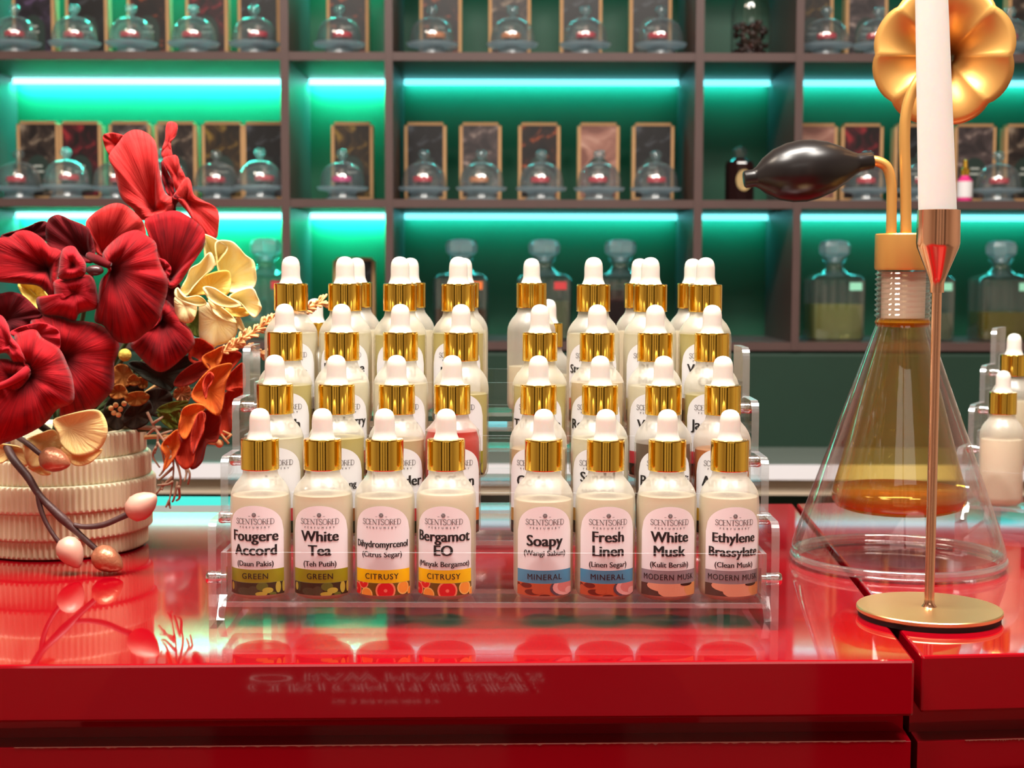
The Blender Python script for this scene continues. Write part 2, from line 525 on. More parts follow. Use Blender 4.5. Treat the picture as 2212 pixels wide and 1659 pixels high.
# ------------------------------------------------------------------ red counter: two modules
def slab(name, poly, zt_, zb_, mat, root, bev=0.0015):
    bm = bmesh.new()
    vs_ = [bm.verts.new((p.x, p.y, zt_)) for p in poly]
    f = bm.faces.new(vs_)
    r = bmesh.ops.extrude_face_region(bm, geom=[f])
    for v in r['geom']:
        if isinstance(v, bmesh.types.BMVert):
            v.co.z = zb_
    bmesh.ops.recalc_face_normals(bm, faces=bm.faces[:])
    if bev:
        bmesh.ops.bevel(bm, geom=bm.edges[:], offset=bev, segments=2, profile=0.5, affect='EDGES')
    o = link(name, tome(bm), mat, None, smooth=False)
    return local(o, root)
def inset(poly, front, side=0.0):
    """pull the front edge back"""
    c = [p.copy() for p in poly]
    c[0].y += front
    c[1].y += front
    return c
LP = [onz(-420, 1440, CT), onz(1977, 1426, CT), onz(1713, 1088, CT), onz(-240, 1093, CT)]
RP = [onz(1991, 1417, CT), onz(2560, 1404, CT), onz(2500, 1066, CT), onz(1721, 1088, CT)]
def module(poly, label, v_fb, vx, vl):
    root = empty('display_counter', ((poly[0].x + poly[1].x) / 2, poly[0].y, 0), label, 'counter')
    p = poly[1]
    zb1 = at(vx, v_fb, p.y).z
    slab('counter_top', poly, CT, zb1, red, root)
    zl = at(vx, vl, p.y).z
    slab('recessed_body', inset(poly, 0.020), zb1, zl, red, root, 0)
    q = inset(poly, 0.004)
    slab('lower_ledge', q, zl, zl - 0.06, red, root, 0.0003)
    slab('plinth', inset(poly, 0.03), zl - 0.06, 0.0, red, root, 0)
    ev, ef = [], []
    n_ = 260
    for i in range(n_ + 1):
        t = .18 + .815 * i / n_
        p_ = q[0].lerp(q[1], t)
        hh = max(.00003, random.gauss(.00005, .00035))
        ev += [(p_.x, p_.y - .0004, zl - hh), (p_.x, p_.y - .0004, zl + .0001), (p_.x, p_.y + .0005, zl + .0001)]
        if i:
            k_ = 3 * i
            ef += [(k_ - 3, k_, k_ + 1, k_ - 2), (k_ - 2, k_ + 1, k_ + 2, k_ - 1)]
    local(link('worn_edge', pyme(ev, ef), chip, None, smooth=False, label='pale chipped ledge edge'), root)
    return root, zb1, zl
cl, zb1, zl = module(LP, 'glossy red lacquered counter carrying the acrylic bottle stand and flower vase', 1548, 1975, 1606)
cr_, _, _ = module(RP, 'glossy red lacquered counter section at the right, set slightly back', 1524, 1995, 1590)
pa, pb = onz(300, 1094, CT), onz(520, 1092, CT)
o = box('added_glow_strip', (-0.40, LP[3].y + 0.012, CT - 0.008), (0.5, 0.008, 0.028), glowb)  # glowing strip added for a cyan band of unclear source
o.location = (0, 0, 0)
tag(local(o, cl) if False else o, 'added cyan glowing strip standing in for a lit band behind the red counter', 'glowing band')

# ------------------------------------------------------------------ shelf goods: glass cloches, sample jars, kraft boxes, decanters
YC, YD = 2.665, 2.765
def shelf_at(u, Y, z):
    p = at(u, 437, Y)
    return Vector((p.x, Y, z))
ztop = {'top': zT + TH / 2, 'mid': zA + TH / 2, 'low': zB + TH / 2}
def cloche_proto():
    r = empty('glass_cloche', (0, 0, 0), '', 'cloche', 'glass cloches on the wall shelves')
    lathe('cake_stand', [(0, 0), (.030, 0), (.031, .003), (.026, .006), (.024, .014), (.030, .017), (.043, .019), (.046, .024), (.043, .0225), (.036, .0205), (0, .0205)], pressb, r, 36)
    d = lathe('dome', [(.0385, .0215), (.0395, .026), (.0385, .038), (.0355, .050), (.030, .059), (.022, .065), (.012, .0685), (.005, .070), (0, .0702)], press, r, 36, sh=0)
    lathe('knob', [(0, .069), (.005, .0705), (.0045, .074), (.008, .0765), (.0105, .081), (.0105, .085), (.007, .0895), (0, .091)], press, d, 24, sh=0)
    return r
def jar_proto(redm, nm):
    r = empty('sample_jar', (0, 0, 0), '', 'jar', 'sample jars under the cloches')
    lathe('jar_body', [(0, 0), (.012, 0), (.013, .002), (.013, .016), (0, .016)], MATS['dark_jar'], r, 24)
    lathe('round_label', [(0, .0125), (.0165, .0125), (.0175, .0145), (.0175, .020), (.0165, .022), (0, .022)], redm, r, 24)
    o = lathe('cap', [(0, .022), (.004, .022), (.004, .032), (.003, .0345), (0, .035)], pm('grey_cap', srgb(150, 140, 132), .3) if 'grey_cap' not in MATS else MATS['grey_cap'], r, 16)
    return r
pm('dark_jar', srgb(40, 30, 30), 0.25)
rl = pm('red_label', srgb(214, 40, 62), 0.4)
ol = pm('orange_label', srgb(226, 140, 90), 0.4)
pl = pm('pink_label', srgb(236, 60, 140), 0.4)
CLO = {('top', 0): [40, 168, 290, 423, 553], ('top', 1): [735], ('top', 2): [934, 1106, 1262, 1424], ('top', 4): [1778, 1890, 2170],
       ('mid', 0): [42, 145, 250, 356, 468, 562], ('mid', 1): [740], ('mid', 2): [916, 1040, 1169, 1294, 1416], ('mid', 4): [1872, 1990, 2155]}
cp = cloche_proto()
jp = {k: jar_proto(mm, k) for k, mm in (('red', rl), ('orange', ol), ('pink', pl))}
LN = {'top': 'upper shelf', 'mid': 'middle shelf'}
used = set()
for (lev, bi), us in CLO.items():
    for k, u in enumerate(us):
        loc = shelf_at(u, YC + (.0255 * (-1) ** k if (lev, bi) == ('mid', 0) else 0), ztop[lev])
        n = ORDN[k]
        nm = ('the only' if len(us) == 1 else n + ' from left') + ' on the %s, %s' % (LN[lev], BAYN[bi])
        nm = nm.replace('the only on', 'the only one on')
        lab = 'clear domed glass cloche, ' + nm
        if 'c' not in used:
            cp.location = loc
            cp['label'] = lab
            used.add('c')
        else:
            copy_tree(cp, loc, lab)
        kind = 'pink' if (lev, bi) == ('mid', 1) else ('orange' if (lev, bi, k) in (('mid', 2, 1), ('top', 2, 0), ('top', 2, 1)) else 'red')
        jl = '%s-labelled jar under the cloche %s' % (kind, nm)
        loc2 = loc + Vector((random.uniform(-.006, .008), random.uniform(-.006, .004), .0206))
        if kind not in used:
            jp[kind].location = loc2
            jp[kind]['label'] = jl
            used.add(kind)
        else:
            copy_tree(jp[kind], loc2, jl)
# kraft boxes with printed fronts
def printmat(name, c1, c2, c3, sc_):
    mt, nt, b, out = newmat(name)
    tc = N(nt, 'ShaderNodeTexCoord')
    nz = N(nt, 'ShaderNodeTexNoise', Scale=sc_, Detail=3.0, Distortion=1.2)
    nt.links.new(tc.outputs['Object'], nz.inputs['Vector'])
    cr = N(nt, 'ShaderNodeValToRGB')
    cr.color_ramp.elements[0].position = 0.42
    cr.color_ramp.elements[1].position = 0.72
    e = cr.color_ramp.elements.new(0.56)
    cr.color_ramp.elements[0].color, e.color, cr.color_ramp.elements[2].color = c1, c2, c3
    nt.links.new(nz.outputs['Fac'], cr.inputs[0])
    nt.links.new(cr.outputs[0], b.inputs['Base Color'])
    b.inputs['Roughness'].default_value = 0.35
    return mt
PRN = {'ember': printmat('print_ember', srgb(14, 10, 12), srgb(38, 20, 18), srgb(190, 86, 40), 28),
       'violet': printmat('print_violet', srgb(16, 12, 22), srgb(44, 34, 52), srgb(120, 96, 140), 30),
       'crimson': printmat('print_crimson', srgb(18, 8, 12), srgb(60, 14, 24), srgb(160, 40, 48), 34),
       'floral': printmat('print_floral', srgb(26, 20, 20), srgb(62, 50, 44), srgb(170, 150, 128), 30),
       'night': printmat('print_night', srgb(6, 6, 9), srgb(12, 12, 16), srgb(80, 84, 92), 30),
       'olive': printmat('print_olive', srgb(24, 18, 10), srgb(54, 38, 20), srgb(140, 110, 44), 34),
       'smoke': printmat('print_smoke', srgb(44, 38, 40), srgb(76, 64, 64), srgb(170, 150, 140), 26),
       'rosewood': printmat('print_rosewood', srgb(120, 76, 66), srgb(160, 112, 98), srgb(206, 168, 150), 18)}
PWORD = {'ember': 'black and orange', 'violet': 'dusky violet', 'crimson': 'dark crimson', 'floral': 'grey-brown floral', 'night': 'plain black', 'olive': 'dark olive', 'smoke': 'smoky grey', 'rosewood': 'pale rosewood'}
archm = pm('arch_label', srgb(26, 46, 40), 0.4)
dashm = pm('arch_lettering', srgb(170, 176, 168), 0.5)
def arch_poly(w, z0, zs, zt__, n=14):
    pts = [(-w, z0), (w, z0)]
    for i in range(n + 1):
        a = math.pi * i / n
        pts.append((w * math.cos(a), zs + (zt__ - zs) * math.sin(a)))
    return pts
def kbox_proto(kind, w=.0385, h=.148, fr=.006, ft=.006):
    r = empty('kraft_box', (0, 0, 0), '', 'box', 'printed kraft boxes on the wall shelves')
    bm = bmesh.new()
    add_box(bm, (0, 0, h / 2), (2 * w, .03, h))
    bmesh.ops.bevel(bm, geom=[e for e in bm.edges if abs(e.verts[0].co.y - e.verts[1].co.y) > .01], offset=.006, segments=4, affect='EDGES')
    link('box_body', tome(bm), kraft, r, smooth=False)
    bm = bmesh.new()
    add_box(bm, (0, -.0155, (h - ft + .012) / 2), (2 * (w - fr), .001, h - ft - .012))
    p = link('printed_front', tome(bm), PRN[kind], r, smooth=False)
    pts = arch_poly(.021, .020, .060, .086)
    bm = bmesh.new()
    f = bm.faces.new([bm.verts.new((x, -.0162, z)) for x, z in pts])
    ex = bmesh.ops.extrude_face_region(bm, geom=[f])
    for v in ex['geom']:
        if isinstance(v, bmesh.types.BMVert):
            v.co.y = -.0158
    for zz, ww in ((.066, .010), (.056, .013)):
        add_box(bm, (0, -.0164, zz), (2 * ww * .8, .0004, .0035), 1)
    bmesh.ops.recalc_face_normals(bm, faces=bm.faces[:])
    link('arch_label', tome(bm), [archm, dashm], p, smooth=False)
    return r
KB = [('top', 0, [(86, 'violet'), (199, 'night'), (330, 'ember'), (455, 'crimson'), (566, 'night')]), ('top', 1, [(755, 'ember')]),
      ('top', 2, [(953, 'ember'), (1100, 'floral'), (1252, 'night'), (1400, 'night')]), ('top', 4, [(1744, 'olive'), (1860, 'smoke'), (2018, 'night'), (2206, 'floral')]),
      ('mid', 0, [(90, 'floral'), (181, 'crimson'), (287, 'smoke'), (385, 'floral'), (486, 'olive'), (574, 'night')]), ('mid', 1, [(763, 'olive')]),
      ('mid', 2, [(920, 'night'), (1038, 'smoke'), (1164, 'ember'), (1291, 'rosewood'), (1408, 'night')]), ('mid', 4, [(1758, 'rosewood'), (1856, 'crimson'), (1970, 'night'), (2098, 'smoke'), (2206, 'floral')]),
      ('low', 1, [(766, 'night')])]
kp = {}
for lev, bi, lst in KB:
    for k, (u, kind) in enumerate(lst):
        z = ztop[lev]
        loc = shelf_at(u, YD, z)
        nm = ('the only one' if len(lst) == 1 else ORDN[k] + ' from left')
        ln = {'top': 'upper shelf', 'mid': 'middle shelf', 'low': 'lowest shelf'}[lev]
        lab = 'kraft box, %s print, %s on %s, %s' % (PWORD[kind], nm, ln, BAYN[bi])
        if kind not in kp:
            kp[kind] = kbox_proto(kind)
            kp[kind].location = loc
            kp[kind]['label'] = lab
        else:
            copy_tree(kp[kind], loc, lab)
# cut glass decanters on the lowest shelf
def sq(w, p=7, cut=0.0):
    def f(r, z, a, k):
        if r < 0.03 or z > .118:
            return r
        c, s = abs(math.cos(a)), abs(math.sin(a))
        q = r / ((c ** p + s ** p) ** (1 / p))
        if cut and .004 < z < .108:
            fan = math.sin(9 * a + z * 190) * math.sin(9 * a - z * 190)
            q *= 1 + cut * fan
        return q
    return f
decg = glassy('cut_glass', (0.93, 0.95, 0.95, 1), (0.55, 0.66, 0.68, 1), 0.06, 0.10, 1.8, milk=0.025, milkcol=(.9, .95, 1, 1))
DLQ = {'straw': glassy('decanter_straw', (0.82, 0.78, 0.42, 1), (0.6, 0.55, 0.2, 1), 0.05, 0.05, 3, milk=0.35, milkcol=srgb(206, 196, 120)),
       'gold': glassy('decanter_gold', (0.75, 0.66, 0.12, 1), (0.5, 0.42, 0.04, 1), 0.05, 0.05, 3, milk=0.35, milkcol=srgb(176, 150, 24)),
       'honey': glassy('decanter_honey', (0.5, 0.28, 0.06, 1), (0.3, 0.15, 0.02, 1), 0.05, 0.05, 3, milk=0.35, milkcol=srgb(120, 76, 20)),
       'pale': glassy('decanter_pale', (0.85, 0.84, 0.7, 1), (0.6, 0.6, 0.5, 1), 0.05, 0.05, 3, milk=0.3, milkcol=srgb(170, 166, 130)),
       'cola': glassy('decanter_cola', (0.16, 0.10, 0.05, 1), (0.1, 0.06, 0.03, 1), 0.05, 0.05, 3, milk=0.3, milkcol=srgb(44, 28, 12))}
tagm = {'mint': pm('mint_tag', srgb(150, 226, 196), 0.5), 'red': pm('red_tag', srgb(196, 56, 60), 0.5), 'orange': pm('orange_tag', srgb(240, 120, 50), 0.5)}
def decanter(u, lq, fill, tg, lab):
    r = empty('glass_decanter', shelf_at(u, 2.69, ztop['low']), lab, 'decanter', 'cut-glass decanters on the lowest shelf')
    w = .0495
    lathe('bottle_body', [(0, 0), (w * .93, 0), (w, .006), (w, .1), (w * .99, .110), (w * .86, .1165), (.030, .121), (.020, .126), (.0155, .132), (.0155, .137), (.020, .143), (.023, .148), (.023, .150)], decg, r, 56, sq(w, 7, .018), sh=30)
    lathe('liquid', [(0, .004), (w * .88, .004), (w * .93, .009), (w * .93, fill), (0, fill)], DLQ[lq], r, 40, sq(w, 7, .03))
    lathe('stopper', [(0, .140), (.011, .142), (.013, .150), (.0215, .153), (.026, .158), (.027, .170), (.0235, .178), (.012, .181), (0, .1815)], pressb, r, 16, lambda r_, z, a, k: r_ * (1 + .07 * math.cos(8 * a)) if z > .152 else r_, sh=25)
    if tg:
        o = box('tag', (.028, -w - .0012, .098), (.022, .001, .014), tagm[tg], r)
    return r
for u, lq, fl, tg, lab in ((573, 'pale', .03, 'red', 'cut-glass decanter with red tag on the lowest shelf behind the yellow rose'),
                           (997, 'honey', .055, 'orange', 'cut-glass decanter with orange tag and honey liquid, wide middle bay'),
                           (1176, 'pale', .07, 'red', 'cut-glass decanter of pale liquid with red tag, second in the wide middle bay'),
                           (1341, 'cola', .09, 'red', 'cut-glass decanter of very dark liquid, third in the wide middle bay'),
                           (1805, 'straw', .066, 'mint', 'cut-glass decanter half full of straw liquid left of the conical flask'),
                           (1997, 'pale', .05, 'mint', 'cut-glass decanter mostly hidden behind the flask neck and candle holder'),
                           (2166, 'gold', .052, 'mint', 'cut-glass decanter of olive gold liquid at the right edge of the lowest shelf')):
    decanter(u, lq, fl, tg, lab)
# dark bottle and bean jar in the narrow right bay
r = empty('dark_bottle', shelf_at(1597, 2.68, ztop['mid']), 'dark brown faceted bottle with oval gold label behind the black rubber bulb', 'bottle')
dk = pm('dark_bottle_glass', srgb(34, 18, 18), 0.08, Coat__Weight=0.5)
lathe('bottle_body', [(0, 0), (.024, 0), (.026, .003), (.026, .066), (.024, .072), (.012, .079), (0, .080)], dk, r, 10, sh=20)
lathe('stopper', [(0, .079), (.009, .080), (.012, .086), (.014, .092), (.008, .098), (0, .101)], decg, r, 8, sh=20)
bm = bmesh.new()
bmesh.ops.create_circle(bm, cap_ends=True, radius=1, segments=24, matrix=Matrix.Translation((.004, -.0262, .038)) @ Matrix.Rotation(math.pi / 2, 4, 'X') @ Matrix.Diagonal((.014, .019, 1, 1)))
gg = bmesh.ops.extrude_face_region(bm, geom=bm.faces[:])
for v in gg['geom']:
    if isinstance(v, bmesh.types.BMVert):
        v.co.y += .004
bmesh.ops.recalc_face_normals(bm, faces=bm.faces[:])
link('oval_label', tome(bm), pm('oval_label', srgb(176, 150, 100), 0.4, noise=.4, scale=120), r, smooth=False)
r = empty('bean_jar', shelf_at(1616, 2.68, ztop['top']), 'clear glass jar of dark coffee beans on the upper shelf, narrow right bay', 'jar')
lathe('jar_glass', [(0, 0), (.033, 0), (.035, .003), (.035, .085), (.031, .105), (.026, .118), (.026, .125)], glass, r, 32)
beans = []
bv, bf = [], []
for i in range(150):
    a, rr, z = random.uniform(0, 6.28), .029 * math.sqrt(random.random()), random.uniform(.006, .062)
    M = Matrix.Translation((rr * math.cos(a), rr * math.sin(a), z)) @ Matrix.Rotation(random.uniform(0, 3), 4, 'Y') @ Matrix.Rotation(random.uniform(0, 3), 4, 'X')
    lathe_vf([(0, -.006), (.0035, -.004), (.0042, 0), (.0035, .004), (0, .006)], 7, bv, bf, M=M)
o = link('coffee_beans', pyme(bv, bf), pm('roasted_beans', srgb(46, 28, 24), 0.35), r)
o['kind'] = 'stuff'
# small pink sample bottle on the middle shelf at right
r = empty('sample_bottle', shelf_at(2083, 2.65, ztop['mid']), 'tiny pink sample bottle with white label right of the candle', 'bottle')
lathe('bottle_body', [(0, 0), (.0125, 0), (.0135, .002), (.0135, .038), (.008, .043), (.007, .047), (0, .047)], pl, r, 20)
lathe('bottle_label', [(.0138, .008), (.0138, .036)], paper, r, 20)
lathe('cap', [(0, .047), (.008, .047), (.008, .058), (.005, .06), (.004, .074), (0, .076)], gold, r, 16)
# ------------------------------------------------------------------ tiered acrylic stands
def stand(name, loc, rz, half, label):
    r = empty(name, loc, label, 'display stand', None, rz)
    tops = [.058, .088, .117, .146]
    t = .0043
    zb = [.0141, .0412, .0693, .0975]
    pts = [(0, 0)]
    rad = .007
    for i in range(4):
        y, z = .036 * i, tops[i]
        if i:
            pts.append((y, tops[i - 1] - .001))
        for k in range(6):
            a = math.pi - math.pi / 2 * k / 5
            pts.append((y + rad + rad * math.cos(a), z - rad + rad * math.sin(a)))
        if i < 3:
            pts.append((y + .036 - .001, z))
    pts += [(.145, .146), (.145, 0), (.105, 0), (.098, .012), (.03, .012), (.02, 0)]
    for s in (-1, 1):
        bm = bmesh.new()
        f = bm.faces.new([bm.verts.new((s * half - t / 2, y, z)) for y, z in pts])
        e = bmesh.ops.extrude_face_region(bm, geom=[f])
        for v in e['geom']:
            if isinstance(v, bmesh.types.BMVert):
                v.co.x += t
        bmesh.ops.recalc_face_normals(bm, faces=bm.faces[:])
        for f in bm.faces:
            f.material_index = 0 if abs(f.normal.x) > .9 else 1
        bmesh.ops.triangulate(bm, faces=[f for f in bm.faces if len(f.verts) > 4])
        link('side_panel', tome(bm), [acry, acrye], r, smooth=False)
    hw = half - .0044
    for i in range(4):
        bm = bmesh.new()
        y0, z0 = .0016 + .036 * i, zb[i]
        D = .0352
        parts = [((0, y0 + D / 2, z0 - .0013), (2 * hw, D, .0026)), ((0, y0 + .001, z0 + .0135), (2 * hw, .002, .027)),
                 ((-hw + .0012, y0 + D / 2 + .001, z0 + .0135), (.0024, D - .002, .027)), ((hw - .0012, y0 + D / 2 + .001, z0 + .0135), (.0024, D - .002, .027))]
        for c, s in parts:
            vv = add_box(bm, c, s)
            ax = min(range(3), key=lambda k: s[k])
            for f in {f for v in vv for f in v.link_faces}:
                f.normal_update()
                f.material_index = 0 if abs(f.normal[ax]) > .9 else 1
        link('tray', tome(bm), [acry, acrye], r, smooth=False)
        for s in (-1, 1):
            M = Matrix.Translation((s * half, y0 + .012, z0 + .011)) @ Matrix.Rotation(s * math.pi / 2, 4, 'Y')
            lathe('fixing_screw', [(0, -.0052), (.0026, -.0052), (.0026, -.0024), (.0034, -.0023), (.0034, .0024), (.0036, .0028), (.0036, .0046), (.0028, .0058), (0, .0062)], chrome, r, 14, M=M)
    return r
S1 = stand('tiered_stand', (-.0095, .782, CT), 0.0, .1505, 'clear four-step acrylic stand in front holding the frosted dropper bottles')
S2 = stand('tiered_stand', (-.0095, 1.130, CT), math.pi, .1505, 'clear stepped acrylic stand directly behind the front one, facing away')

# ------------------------------------------------------------------ dropper bottles
R = .0163
BODY = [(0, 0), (.0120, 0), (.0148, .0012), (.0160, .0035), (R, .0060), (R, .0530), (.0160, .0562), (.0150, .0592), (.0132, .0622), (.0112, .0645), (.0099, .0662), (.0094, .0680), (.0092, .0700)]
def mk_me(f):
    o = f()
    me = o.data
    bpy.data.objects.remove(o)
    return me
me_bodies = {}
def body_me(fill, lq):
    k = (fill, lq in ('clear', 'pale'))
    if k not in me_bodies:
        pr = sorted(set([p for p in BODY if p[1] > .002] + [(R if fill < .053 else R - (fill - .053) * .12, fill)]), key=lambda p: p[1])
        me = mk_me(lambda: lathe('glass_body', BODY[:3] + [p for p in pr if p[1] > .0013], frost, None, 48, sh=0))
        me.materials.append(frostc if k[1] else frostf)
        for f in me.polygons:
            f.material_index = 1 if f.center.z < fill - .0002 else 0
        me_bodies[k] = me
    return me_bodies[k]
me_coll = mk_me(lambda: lathe('gold_collar', [(.0085, .0695), (.0102, .0695), (.01035, .0698), (.01035, .0700), (.01035, .0702), (.01035, .0851), (.01035, .0854), (.0102, .0859), (.0100, .0862), (.0070, .0864)], gold, None, 48, sh=30))
me_bulb = mk_me(lambda: lathe('dropper_bulb', [(.0072, .0862), (.0067, .0872), (.0060, .0890), (.0057, .0910), (.00565, .0965), (.0053, .0990), (.0045, .1008), (.0032, .1020), (.0016, .1026), (0, .1028)], white, None, 32, sh=0))
me_liq = {}
def liq_me(kind, fill):
    k = (kind, fill)
    if k not in me_liq:
        q = .0010
        pr = [(0, .002), (.0140, .002), (.0152, .005)]
        for r_, z in BODY[4:]:
            if z < fill:
                pr.append((r_ - q, z))
            else:
                break
        last = pr[-1][0]
        pr += [(last, fill), (0, fill)]
        me_liq[k] = mk_me(lambda: lathe('liquid', pr, LIQ[kind], None, 36, sh=50))
    return me_liq[k]
# --- lettering
TX = {}
def glyphs(s, bold, sp):
    k = (s, bold, sp)
    if k not in TX:
        cu = bpy.data.curves.new('t', 'FONT')
        cu.body, cu.size, cu.offset, cu.align_x, cu.space_character, cu.resolution_u = s, 1, bold, 'CENTER', sp, 3
        ob = bpy.data.objects.new('t', cu)
        me = bpy.data.meshes.new_from_object(ob)
        TX[k] = ([v.co.to_2d() for v in me.vertices], [tuple(p.vertices) for p in me.polygons])
        bpy.data.objects.remove(ob)
        bpy.data.curves.remove(cu)
        bpy.data.meshes.remove(me)
    return TX[k]
CAPH = max(v.y for v in glyphs('H', 0, 1)[0])
def put_text(bm, s, cx, zbase, cap, width=None, bold=0.02, sp=1.0, mi=0, maxw=.031):
    v, f = glyphs(s, 0, sp)
    if not v:
        return
    xs = [p.x for p in v]
    k = cap / CAPH
    w = (max(xs) - min(xs)) * k
    kx = k
    if width:
        kx = k * width / w
    elif w > maxw:
        kx = k * maxw / w
    mid = (max(xs) + min(xs)) / 2
    for dx in ((-1, 0, 1) if bold > .02 else ((-.5, .5) if bold else (0,))):     # heavier strokes
        vv = [bm.verts.new((cx + (p.x - mid + dx * bold) * kx, 0, zbase + p.y * k)) for p in v]
        for q in f:
            bm.faces.new([vv[i] for i in q]).material_index = mi
# serif capitals with thick and thin strokes (cell height 1)
SER = {'S': (.56, [([(.48, .78), (.40, .94), (.24, .99), (.10, .90), (.07, .74), (.18, .60), (.36, .46), (.49, .30), (.44, .10), (.27, .01), (.10, .07), (.04, .24)], .09), ([(.48, .98), (.48, .76)], .04), ([(.04, .02), (.04, .26)], .04)]),
       'C': (.62, [([(.60, .78), (.48, .95), (.30, .99), (.12, .84), (.05, .5), (.12, .16), (.30, .01), (.48, .05), (.60, .22)], .09), ([(.60, .97), (.60, .74)], .04)]),
       'E': (.56, [([(.14, 0), (.14, 1)], .12), ([(.04, .98), (.54, .98)], .05), ([(.14, .52), (.42, .52)], .05), ([(.04, .02), (.54, .02)], .05)]),
       'N': (.74, [([(.12, 0), (.12, 1)], .045), ([(.10, .97), (.62, .03)], .12), ([(.62, 0), (.62, 1)], .045), ([(.02, .98), (.2, .98)], .04), ([(.02, .02), (.22, .02)], .04), ([(.52, .98), (.72, .98)], .04)]),
       'T': (.64, [([(.32, 0), (.32, 1)], .12), ([(.02, .98), (.62, .98)], .05), ([(.03, 1), (.03, .78)], .04), ([(.61, 1), (.61, .78)], .04), ([(.2, .02), (.44, .02)], .04)]),
       'O': (.74, [([(.37, 1), (.14, .86), (.06, .5), (.14, .14), (.37, 0), (.60, .14), (.68, .5), (.60, .86), (.37, 1)], .085)]),
       'R': (.64, [([(.14, 0), (.14, 1)], .12), ([(.04, .98), (.36, .98), (.52, .86), (.52, .64), (.36, .52), (.14, .52)], .06), ([(.32, .52), (.60, .02)], .10), ([(.03, .02), (.26, .02)], .04)]),
       'D': (.72, [([(.14, 0), (.14, 1)], .12), ([(.04, .98), (.34, .98), (.58, .84), (.66, .5), (.58, .16), (.34, .02), (.04, .02)], .075)])}
def put_serif(bm, s, cx, zb, cap, width, mi):
    adv, tot = [], 0
    for c in s:
        adv.append(tot)
        tot += SER[c][0] * .93 + .02
    kx = width / tot
    for c, a in zip(s, adv):
        for pl_, w in SER[c][1]:
            P = [Vector((cx - width / 2 + (a + x) * kx, 0, zb + y * cap)) for x, y in pl_]
            if len(P) > 2:
                P = crom(P, 3)
            for p, q in zip(P, P[1:]):
                d = (q - p)
                if d.length < 1e-9:
                    continue
                nn = Vector((-d.z, 0, d.x)).normalized() * (w * cap * .5)
                bm.faces.new([bm.verts.new(t) for t in (p - nn, q - nn, q + nn, p + nn)]).material_index = mi
def disc2(bm, cx, cz, rx, rz_, mi, n=20, a0=0, clip=None):
    f = [Vector((cx + rx * math.cos(a0 + 2 * math.pi * i / n), 0, cz + rz_ * math.sin(a0 + 2 * math.pi * i / n))) for i in range(n)]
    return bm.faces.new([bm.verts.new(p) for p in f if True]), mi
def put_disc(bm, cx, cz, rx, rz_, mi, n=20):
    f, _ = disc2(bm, cx, cz, rx, rz_, mi, n)
    f.material_index = mi
def put_ring(bm, cx, cz, r0, r1, mi, n=20):
    for i in range(n):
        a, b = 2 * math.pi * i / n, 2 * math.pi * (i + 1) / n
        bm.faces.new([bm.verts.new((cx + r * math.cos(t), 0, cz + r * math.sin(t))) for r, t in ((r0, a), (r1, a), (r1, b), (r0, b))]).material_index = mi
def rect(bm, xa, xb, za_, zb__, mi):
    bm.faces.new([bm.verts.new(p) for p in ((xa, 0, za_), (xb, 0, za_), (xb, 0, zb__), (xa, 0, zb__))]).material_index = mi
def clip_rect(bm, xa, xb, za_, zb__):
    for co, no in (((xa, 0, 0), (-1, 0, 0)), ((xb, 0, 0), (1, 0, 0)), ((0, 0, za_), (0, 0, -1)), ((0, 0, zb__), (0, 0, 1))):
        bmesh.ops.bisect_plane(bm, geom=bm.verts[:] + bm.edges[:] + bm.faces[:], plane_co=co, plane_no=no, clear_outer=True)
def wrap(bm, off, step=.0016):
    """bend the flat print (x along the girth) onto the bottle"""
    x = -.018
    while x < .0181:
        bmesh.ops.bisect_plane(bm, geom=bm.verts[:] + bm.edges[:] + bm.faces[:], plane_co=(x, 0, 0), plane_no=(1, 0, 0))
        x += step
    for v in bm.verts:
        s = v.co.x / R
        rr = R + off + v.co.y
        v.co.x, v.co.y = rr * math.sin(s), -rr * math.cos(s)
    bmesh.ops.triangulate(bm, faces=[f for f in bm.faces if len(f.verts) > 4])
    for f in bm.faces:
        f.normal_update()
        c = f.calc_center_median()
        if f.normal.x * c.x + f.normal.y * c.y < 0:
            f.normal_flip()
BANDC = {}
def band(name, r, g, b):
    BANDC[name] = pm('band_' + name, srgb(r, g, b), 0.3)
band('green', 150, 146, 26); band('citrusy', 250, 200, 8); band('mineral', 72, 146, 182); band('musk', 150, 136, 142)
band('spicy', 206, 104, 32); band('floral', 206, 60, 70); band('woody', 150, 92, 48); band('gourmand', 176, 128, 60)
band('fruity', 216, 60, 36); band('amber', 200, 150, 40)
def flat(name, r, g, b, rough=.35):
    return pm('print_' + name, srgb(r, g, b), rough)
PC = {'leafbg': flat('leafbg', 44, 44, 26), 'leaf': flat('leaf', 96, 110, 40), 'leafy': flat('leafy', 190, 180, 70), 'leafd': flat('leafd', 66, 70, 48),
      'rind': flat('rind', 250, 150, 110), 'pulp': flat('pulp', 226, 30, 36), 'pip': flat('pip', 250, 130, 110), 'orange': flat('orange', 250, 160, 60), 'orind': flat('orind', 250, 200, 110), 'cbg': flat('cbg', 110, 84, 20),
      'clay': flat('clay', 196, 92, 56), 'clayd': flat('clayd', 110, 40, 28), 'agate': flat('agate', 216, 130, 124), 'agatel': flat('agatel', 236, 176, 170), 'slate': flat('slate', 84, 72, 84),
      'sueded': flat('sueded', 78, 58, 50), 'suede': flat('suede', 232, 164, 132), 'sueder': flat('sueder', 226, 160, 100), 'dk': flat('dk', 40, 26, 20)}
PZ0, PZ1, PW = .0030, .0098, .0172
